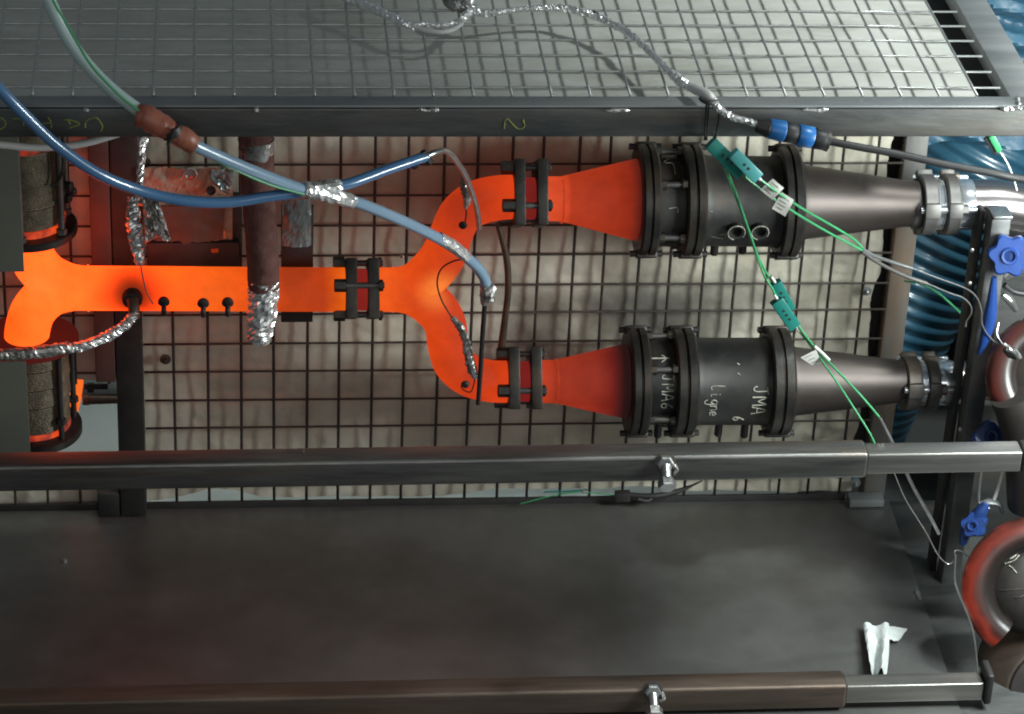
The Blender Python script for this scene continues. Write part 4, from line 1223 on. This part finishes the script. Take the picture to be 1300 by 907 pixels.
paper_tag([(981, 227), (995, 239), (981, 254), (965, 241)], -0.538, t)
paper_tag([(992, 244), (1008, 254), (997, 275), (980, 265)], -0.528, t)
t = thing('probe_pair', 'two thin steel sheathed probes reaching from the green wires past the front post', 'probe', at(1150, 345, Y=-0.33))
new_obj('sheath', tube_bm(path([(1094, 316, -0.385), (1110, 325, -0.37), (1135, 334, -0.345), (1158, 341, -0.33)]), 0.0026, 10), 'bolt', t)
new_obj('sheath', tube_bm(path([(1094, 319, -0.385), (1112, 332, -0.37), (1145, 349, -0.345), (1176, 360, -0.33)]), 0.0028, 10), 'clampsteel', t)
new_obj('fine_probe', tube_bm(path([(1156, 340, -0.33), (1190, 353, -0.31), (1225, 366, -0.29), (1240, 378, -0.28), (1246, 395, -0.275), (1247, 412, -0.272), (1258, 430, -0.27), (1283, 449, -0.265)]), 0.0011, 8), 'bolt', t)
new_obj('fine_probe', tube_bm(path([(1174, 359, -0.33), (1205, 372, -0.31), (1222, 378, -0.30), (1232, 388, -0.295), (1233, 398, -0.29), (1227, 408, -0.285), (1226, 415, -0.285)]), 0.0011, 8), 'bolt', t)
o = new_obj('green_lead', tube_bm(path([(1148, 357, -0.1), (1170, 361, -0.1), (1192, 373, -0.1), (1208, 387, -0.1), (1222, 400, -0.1)]), 0.0017, 8), 'green')
tag(o, 'green lead curving in front of the blue corrugated duct', 'cable')

t = thing('thermocouple_plug', 'teal thermocouple plug pair hanging between the two catalysts with a torn paper tag', 'connector', at(997, 385, Y=-0.39))
connector((984, 358), (1003, 393), -0.392, 0.0080, 'teal', 'socket', t)
connector((985, 381), (1009, 415), -0.400, 0.0092, 'teal', 'plug', t)
new_obj('ferrule', tube_bm(path([(979, 351, -0.395), (984, 359, -0.394)]), 0.0020, 10, 1, smooth=False), 'white', t)
new_obj('ferrule', tube_bm(path([(983, 374, -0.40), (988, 382, -0.40)]), 0.0020, 10, 1, smooth=False), 'white', t)
new_obj('ferrule', tube_bm(path([(1011, 415, -0.40), (1015, 421, -0.40)]), 0.0020, 10, 1, smooth=False), 'white', t)
new_obj('wire', tube_bm(path([(972, 354, -0.40), (980, 366, -0.40), (985, 376, -0.40)]), 0.0015, 8), 'green', t)
new_obj('wire', tube_bm(path([(1014, 420, -0.40), (1035, 447, -0.41), (1060, 482, -0.44), (1085, 520, -0.47), (1107, 556, -0.49), (1120, 590, -0.49)]), 0.0015, 8), 'green', t)
new_obj('wire', tube_bm(path([(1012, 412, -0.40), (1035, 442, -0.41), (1062, 470, -0.43), (1095, 505, -0.46), (1118, 532, -0.48)]), 0.0016, 8), 'green', t)
new_obj('white_sleeve', tube_bm(path([(1034, 440, -0.41), (1043, 448, -0.414), (1053, 458, -0.42)]), 0.0024, 10), 'white', t)
paper_tag([(1016, 454), (1036, 444), (1043, 461), (1031, 464)], -0.414, t, 3)
o = new_obj('steel_probe', tube_bm(path([(1117, 530, -0.48), (1130, 556, -0.47), (1145, 588, -0.46), (1160, 620, -0.45), (1180, 655, -0.44), (1192, 678, -0.43)]), [0.0016, 0.0022, 0.0026, 0.0026, 0.0026, 0.0022], 10), 'bolt')
tag(o, 'bright straight steel probe slanting down behind the upper rail to the front post', 'probe')
o = new_obj('loose_wire', tube_bm(path([(1135, 600, -0.42), (1150, 635, -0.41), (1175, 675, -0.40), (1190, 703, -0.40), (1203, 716, -0.40), (1213, 710, -0.40), (1212, 700, -0.40), (1220, 700, -0.39), (1230, 708, -0.38)]), 0.0009, 8), 'bolt')
tag(o, 'thin loose wire hooked round the foot of the front post', 'wire')

# wires and connectors behind the floor edge
t = thing('wire_bundle', 'dark connector and green wires lying along the gap at the foot of the blanket', 'cable', at(800, 632, Y=-0.03))
new_obj('wire', tube_bm(path([(660, 640, -0.02), (700, 630, -0.02), (735, 625, -0.02), (780, 629, -0.02)]), 0.0009, 8), 'green', t)
new_obj('wire', tube_bm(path([(690, 625, -0.02), (720, 624, -0.02), (745, 622, -0.02)]), 0.0013, 8), 'teal', t)
new_obj('lug', lathe_bm(at(740, 624, Y=-0.02), (1, 0, 0), [(0, 0.004), (0.008, 0.003)], 8), 'bolt', t)
new_obj('connector', obox_bm(at(790, 630, Y=-0.02), (Vector((1, 0, 0)), Vector((0, 1, 0)), Vector((0, 0, 1))), (0.012, 0.006, 0.008), 0.001), 'dark', t)
new_obj('cable', tube_bm(path([(795, 628, -0.02), (830, 630, -0.025), (860, 624, -0.02), (880, 616, -0.02), (892, 610, -0.02)]), [0.004, 0.005, 0.0045, 0.002, 0.001], 10), 'dark', t)
new_obj('cable', tube_bm(path([(830, 631, -0.025), (822, 636, -0.03), (810, 634, -0.03)]), 0.003, 10), 'dark', t)

# ------------------------------------------------------------------ blue duct behind
dct = thing('blue_duct', 'large blue corrugated flexible duct standing behind the rear corner post', 'duct', (1.2, 0.30, -0.63))
dp = [Vector((1.64, 0.40, 0.75)), Vector((1.52, 0.36, 0.45)), Vector((1.41, 0.32, 0.18)), Vector((1.30, 0.28, -0.05)), Vector((1.205, 0.26, -0.25)), Vector((1.125, 0.25, -0.45)), Vector((1.075, 0.25, -0.63))]
P, _ = smooth_path(dp, 60)
rad = [0.128 + 0.0026 * math.sin(k * 2 * math.pi / 6.0) for k in range(len(P))]
new_obj('corrugated_hose', tube_bm(P, rad, 48, 1, smooth=False), 'duct', dct)
o = new_obj('duct_shade_band', tube_bm([dp[3] + Vector((0.045, 0.018, 0.09)), dp[3] + Vector((0.008, 0.004, 0.015))], 0.142, 48, 1, smooth=False), 'dark', dct)  # dark band put in for the upper pipe's shadow on the duct
dk = thing('blue_sheet', 'crinkled blue sheet hanging behind the lid corner', 'sheet', (1.35, 0.2, 0.3))


def bsfn(u, v):
    x, z = 1.13 + u * 0.5, -0.03 + v * 0.62
    return Vector((x, 0.13 + 0.012 * math.sin(z * 120 + x * 45 + 3 * fbm(x * 3, z * 3)) + 0.02 * fbm(x * 5, z * 5), z))


M['bluesheet'] = mat('blue_woven_sheet', (0.016, 0.066, 0.112), (0.026, 0.09, 0.145), rough=0.45, scale=12, bump=0.5, bscale=40)
new_obj('sheet', sheet_bm(bsfn, 60, 110, 0.001), 'bluesheet', dk)
t = thing('green_plug', 'small green and black plug with a white wire hanging under the top beam', 'connector', at(1266, 188, Y=-0.3))
connector((1258, 172), (1269, 192), -0.30, 0.0045, 'green', 'plug_half', t, 0, 0.003)
connector((1252, 174), (1266, 195), -0.296, 0.0050, 'black', 'plug_half', t, 0, 0.003)
new_obj('white_wire', tube_bm(path([(1271, 195, -0.30), (1279, 208, -0.30), (1286, 225, -0.30), (1291, 242, -0.30)]), 0.0013, 8), 'white', t)

# ------------------------------------------------------------------ right side: hot elbows, blue knobs
M['elbow_steel'] = mat('black_elbow_steel', (0.022, 0.020, 0.019), (0.05, 0.045, 0.042), rough=0.35, rough2=0.5, metal=0.5, scale=10, c3=(0.07, 0.05, 0.04), bump=0.15)


def hot_bend(label, cpx, Rpx, rpx, Y, a0, a1, peak):
    ctr = at(cpx[0], cpx[1], Y=Y)
    s = 1 / 950.0
    t = thing('hot_elbow', label, 'elbow pipe', ctr - Vector((0, 0, Rpx * s)))
    nt = NT('red_hot_elbow_steel')
    b = nt.b
    b.inputs['Base Color'].default_value = (0.014, 0.011, 0.010, 1)
    b.inputs['Roughness'].default_value = 0.3
    b.inputs['Specular IOR Level'].default_value = 0.5
    g = nt.n('ShaderNodeNewGeometry')
    vd = nt.n('ShaderNodeVectorMath', operation='DISTANCE')
    nt.l(g.outputs['Position'], vd.inputs[0])
    vd.inputs[1].default_value = ctr
    no = nt.n('ShaderNodeTexNoise', i_Scale=18.0, i_Detail=4.0)
    nt.l(g.outputs['Position'], no.inputs['Vector'])
    ma = nt.n('ShaderNodeMath', operation='MULTIPLY_ADD')
    nt.l(no.outputs['Fac'], ma.inputs[0])
    ma.inputs[1].default_value = 0.030
    nt.l(vd.outputs['Value'], ma.inputs[2])
    mr = nt.n('ShaderNodeMapRange')
    mr.inputs[1].default_value, mr.inputs[2].default_value = (Rpx - rpx) * s + 0.015, (Rpx + rpx) * s + 0.015
    nt.l(ma.outputs[0], mr.inputs[0])
    col = ramp(nt, mr.outputs[0], [(0.40, (0.0, 0, 0)), (0.62, tuple(v * 0.25 for v in peak)), (0.80, peak), (0.93, tuple(v * 0.5 for v in peak)), (1.0, tuple(v * 0.1 for v in peak))])
    nt.l(col, b.inputs['Emission Color'])
    b.inputs['Emission Strength'].default_value = 1.0
    pts = []
    for k in range(13):
        a = a0 + (a1 - a0) * k / 12
        v = Vector((math.cos(a), 0, math.sin(a))) * Rpx * s
        pts.append(ctr + CM @ Vector((math.cos(a), math.sin(a), 0)) * Rpx * s)
    new_obj('bend', tube_bm(pts, rpx * s, 32, 4), nt.m, t)
    return t, ctr, s


t, ctr, s = hot_bend('dull red glowing elbow below the blue knobs with chalk marks on its black dome', (1312, 748), 76, 23, -0.45, R(50), R(235), srgb(132, 42, 26))
n = CM @ Vector((0, 0, 1))
dome = new_obj('black_dome', lathe_bm(ctr - n * 0.03, n, [(0, 0.070), (0.02, 0.067), (0.035, 0.057), (0.045, 0.038), (0.049, 0.015), (0.0495, 0.001)], 40), 'elbow_steel', t)


def dome_px(pts):
    return [at(x, y, Y=-0.45) + n * 0.0 for x, y in pts]


def on_dome(pts, lift=0.001):
    out = []
    for x, y in pts:
        p = at(x, y, Y=-0.45)
        v = p - ctr
        v = v - n * v.dot(n)
        r = v.length
        h = 0.0
        prof = [(0.070, 0), (0.067, 0.02), (0.057, 0.035), (0.038, 0.045), (0.015, 0.049), (0.0, 0.0495)]
        for (ra, ha), (rb2, hb) in zip(prof, prof[1:]):
            if rb2 <= r <= ra:
                h = ha + (hb - ha) * (ra - r) / (ra - rb2)
        out.append(ctr + v - n * 0.03 + n * (h + lift))
    return out


for p in ([(1271, 703), (1278, 700), (1290, 695), (1300, 690)], [(1277, 708), (1286, 711), (1298, 703)], [(1279, 717), (1290, 713), (1298, 706)], [(1283, 719), (1287, 722), (1291, 728)]):
    stroke_obj('chalk_scribble', [on_dome(p)], 'chalk', dome, 0.0009)
for p in ([(1250, 748), (1270, 749), (1300, 746)], [(1253, 752), (1285, 757), (1300, 753)]):
    stroke_obj('scratch', [on_dome(p)], 'clampsteel', dome, 0.0007)
for (px, py) in ((1254, 722), (1259, 738)):
    q = on_dome([(px, py)], 0.0)[0]
    new_obj('stud', lathe_bm(q, n, [(-0.002, 0.004), (0.005, 0.0035), (0.006, 0.001)], 10), 'bolt', dome)
o = new_obj('rim_wire', tube_bm(path([(1213, 705, -0.50), (1212, 735, -0.50), (1218, 755, -0.50), (1230, 785, -0.50), (1236, 805, -0.50), (1239, 830, -0.50), (1240, 860, -0.50)]), 0.0014, 8), 'bolt')
tag(o, 'thin bright wire running down beside the red glowing elbow towards the lower rail', 'wire')

# lower brown drum
dc = at(1335, 880, Y=-0.50)
t = thing('brown_drum', 'big dark brown rounded pipe body below the black dome', 'pipe', dc - Vector((0, 0, 0.1)))
M['brown_drum'] = mat('brown_oxide_steel', (0.045, 0.036, 0.030), (0.085, 0.062, 0.046), rough=0.45, metal=0.4, scale=10, c3=(0.10, 0.06, 0.04), bump=0.15)
new_obj('shell', lathe_bm(dc - n * 0.10, n, [(0, 0.112), (0.05, 0.112), (0.075, 0.108), (0.10, 0.095), (0.118, 0.072), (0.120, 0.069)], 56), 'brown_drum', t)
new_obj('dark_face', lathe_bm(dc + n * 0.0205, n, [(0, 0.067), (0.004, 0.064), (0.010, 0.03), (0.011, 0.001)], 40), 'elbow_steel', t)

t, ctr2, s = hot_bend('dull red glowing elbow beside the front post with probe wires clipped on it', (1332, 478), 66, 22, -0.30, R(75), R(215), srgb(88, 30, 22))
new_obj('dark_hub', lathe_bm(ctr2 - n * 0.03, n, [(0, 0.068), (0.025, 0.062), (0.042, 0.045), (0.05, 0.02), (0.0505, 0.001)], 36), 'elbow_steel', t)
new_obj('wire_clip', lathe_bm(at(1283, 449, Y=-0.34), (1, 0, -0.7), [(-0.012, 0.004), (0.0, 0.007), (0.012, 0.004)], 10), 'dark', t)
foil_tube('clip_wire', path([(1275, 436, -0.35), (1286, 446, -0.352), (1296, 455, -0.352), (1288, 442, -0.352)]), 0.002, t, 'bolt', 0.3, 7, 5)
new_obj('clip_wire', tube_bm(path([(1268, 410, -0.33), (1266, 425, -0.34), (1275, 440, -0.345)]), 0.0009, 8), 'bolt', t)
# straight dark leg of that elbow going down to the rail
new_obj('down_leg', tube_bm(path([(1284, 500), (1296, 530), (1306, 575), (1310, 640)], -0.32), [0.032, 0.034, 0.036, 0.036], 28, 6), 'elbow_steel', t)


def knob(cpx, cy, Y, rad, lobes, tilt, label, leg=None):
    c = at(cpx, cy, Y=Y)
    t = thing('star_clamp', label, 'clamp', c - Vector((0, 0, rad)))
    bm = bmesh.new()
    N = 72
    ringf, ringb = [], []
    ax = Vector(tilt).normalized()
    h = Vector((0, 0, 1))
    u = ax.cross(h).normalized()
    v = u.cross(ax)
    rows = []
    for off, sc_ in ((-0.014, 0.90), (-0.011, 1.0), (0.011, 1.0), (0.014, 0.90), (0.0142, 0.40)):
        row = []
        for k in range(N):
            a = 2 * math.pi * k / N
            r = rad * (0.89 + 0.11 * math.cos(lobes * a)) * sc_
            row.append(bm.verts.new(c + ax * off + (u * math.cos(a) + v * math.sin(a)) * r))
        rows.append(row)
    for a, b in zip(rows, rows[1:]):
        for k in range(N):
            bm.faces.new((a[k], a[(k + 1) % N], b[(k + 1) % N], b[k]))
    bm.faces.new(rows[0])
    bm.faces.new(rows[-1])
    bmesh.ops.recalc_face_normals(bm, faces=bm.faces)
    kb = new_obj('grip', bm, 'bluepl', t)
    new_obj('hub', lathe_bm(c + ax * 0.0142, ax, [(0, rad * 0.40), (0.004, rad * 0.36), (0.0035, rad * 0.25), (-0.004, rad * 0.24), (-0.0041, 0.0005)], 28), 'bluepl', kb)
    new_obj('spindle', cyl_bm(c - ax * 0.015, c - ax * 0.055, 0.005, 12), 'bolt', t)
    if leg:
        new_obj('yoke', tube_bm(path(leg[0], Y), leg[1], 12, 6), 'bluepl', t)
    return t


knob(1281, 324, -0.26, 0.032, 6, (-0.2, -0.9, 0.35), 'large blue plastic star knob beside the top of the front post',
     ([(1262, 352), (1257, 400), (1250, 430), (1243, 450)], [0.004, 0.010, 0.008, 0.003]))
knob(1255, 556, -0.28, 0.026, 4, (0, -0.8, 0.6), 'blue plastic wing knob half hidden behind the upper rail')
knob(1237, 666, -0.32, 0.020, 5, (-0.4, -0.8, 0.4), 'blue plastic knob squeezed between the front post and the red elbow',
     ([(1222, 690), (1228, 672), (1245, 650), (1252, 640)], [0.006, 0.010, 0.010, 0.006]))
t = thing('toggle_clamp', 'bright steel toggle clamp with bent rod handle under the upper rail', 'clamp', at(1255, 640, Y=-0.31))
new_obj('rod', tube_bm(path([(1246, 596, -0.31), (1243, 620, -0.31), (1242, 640, -0.31)]), 0.0022, 10), 'bolt', t)
new_obj('rod', tube_bm(path([(1274, 597, -0.31), (1268, 618, -0.31), (1262, 634, -0.31)]), 0.0028, 10), 'white', t)
new_obj('arm', tube_bm(path([(1243, 640, -0.312), (1255, 637, -0.312), (1268, 640, -0.312), (1272, 650, -0.312)]), [0.004, 0.007, 0.007, 0.006], 12, 5, squash=0.5), 'frame_light', t)
new_obj('pad', lathe_bm(at(1244, 646, Y=-0.318), (1, 0, 0.05), [(0, 0.0028), (0.014, 0.0028)], 10), 'bolt', t)
t = thing('toggle_clamp', 'bright steel clamp fittings behind the large blue star knob', 'clamp', at(1282, 360, Y=-0.22))
new_obj('arm', tube_bm(path([(1276, 352, -0.215), (1288, 342, -0.215), (1300, 335, -0.215), (1320, 330, -0.215)]), [0.006, 0.011, 0.013, 0.013], 14, 5), 'bolt', t)
new_obj('hook', tube_bm(path([(1275, 362, -0.21), (1286, 370, -0.21), (1300, 373, -0.21), (1318, 372, -0.21)]), 0.0045, 12, 6), 'black', t)
new_obj('link', tube_bm(path([(1273, 374, -0.21), (1282, 382, -0.21), (1290, 394, -0.21)]), [0.004, 0.007, 0.004], 12, 6), 'bolt', t)
new_obj('strap', tube_bm(path([(1262, 350, -0.21), (1262, 380, -0.21), (1258, 408, -0.21)]), 0.0038, 8, 4), 'frame_light', t)

# grey floor behind the right side
o = new_obj('grey_cabinet', box_bm((1.24, -0.05, -0.639), (1.9, 0.02, -0.05), 0.004), 'frame')
tag(o, 'dull grey cabinet side standing behind the blue knobs', 'cabinet')

# ------------------------------------------------------------------ white glass reflection by the lower rail, built as a crumpled sheet
t = thing('reflection_scrap', 'crumpled white shape standing in for a glass reflection by the lower rail', 'reflection', at(1115, 850, Z=ZF + 0.01))
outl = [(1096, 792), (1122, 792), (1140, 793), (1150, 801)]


def reflfn(u, v):
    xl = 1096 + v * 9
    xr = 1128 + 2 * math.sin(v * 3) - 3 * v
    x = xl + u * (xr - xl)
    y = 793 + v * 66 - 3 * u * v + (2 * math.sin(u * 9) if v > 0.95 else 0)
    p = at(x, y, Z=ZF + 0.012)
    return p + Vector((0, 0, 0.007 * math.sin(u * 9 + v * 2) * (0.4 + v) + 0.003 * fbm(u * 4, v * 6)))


new_obj('fold', sheet_bm(reflfn, 22, 30, 0.0006), 'paper', t)  # white sheet standing in for the glass reflection
new_obj('flap', sheet_bm(lambda u, v: at(1122 + u * 30 * (1 - 0.4 * v), 794 + v * 16 + u * 5, Z=ZF + 0.014 - 0.010 * u) + Vector((0, 0, 0.002 * fbm(u * 5, v * 5, 8))), 14, 10, 0.0006), 'paper', t)  # second white piece of the reflection stand-in
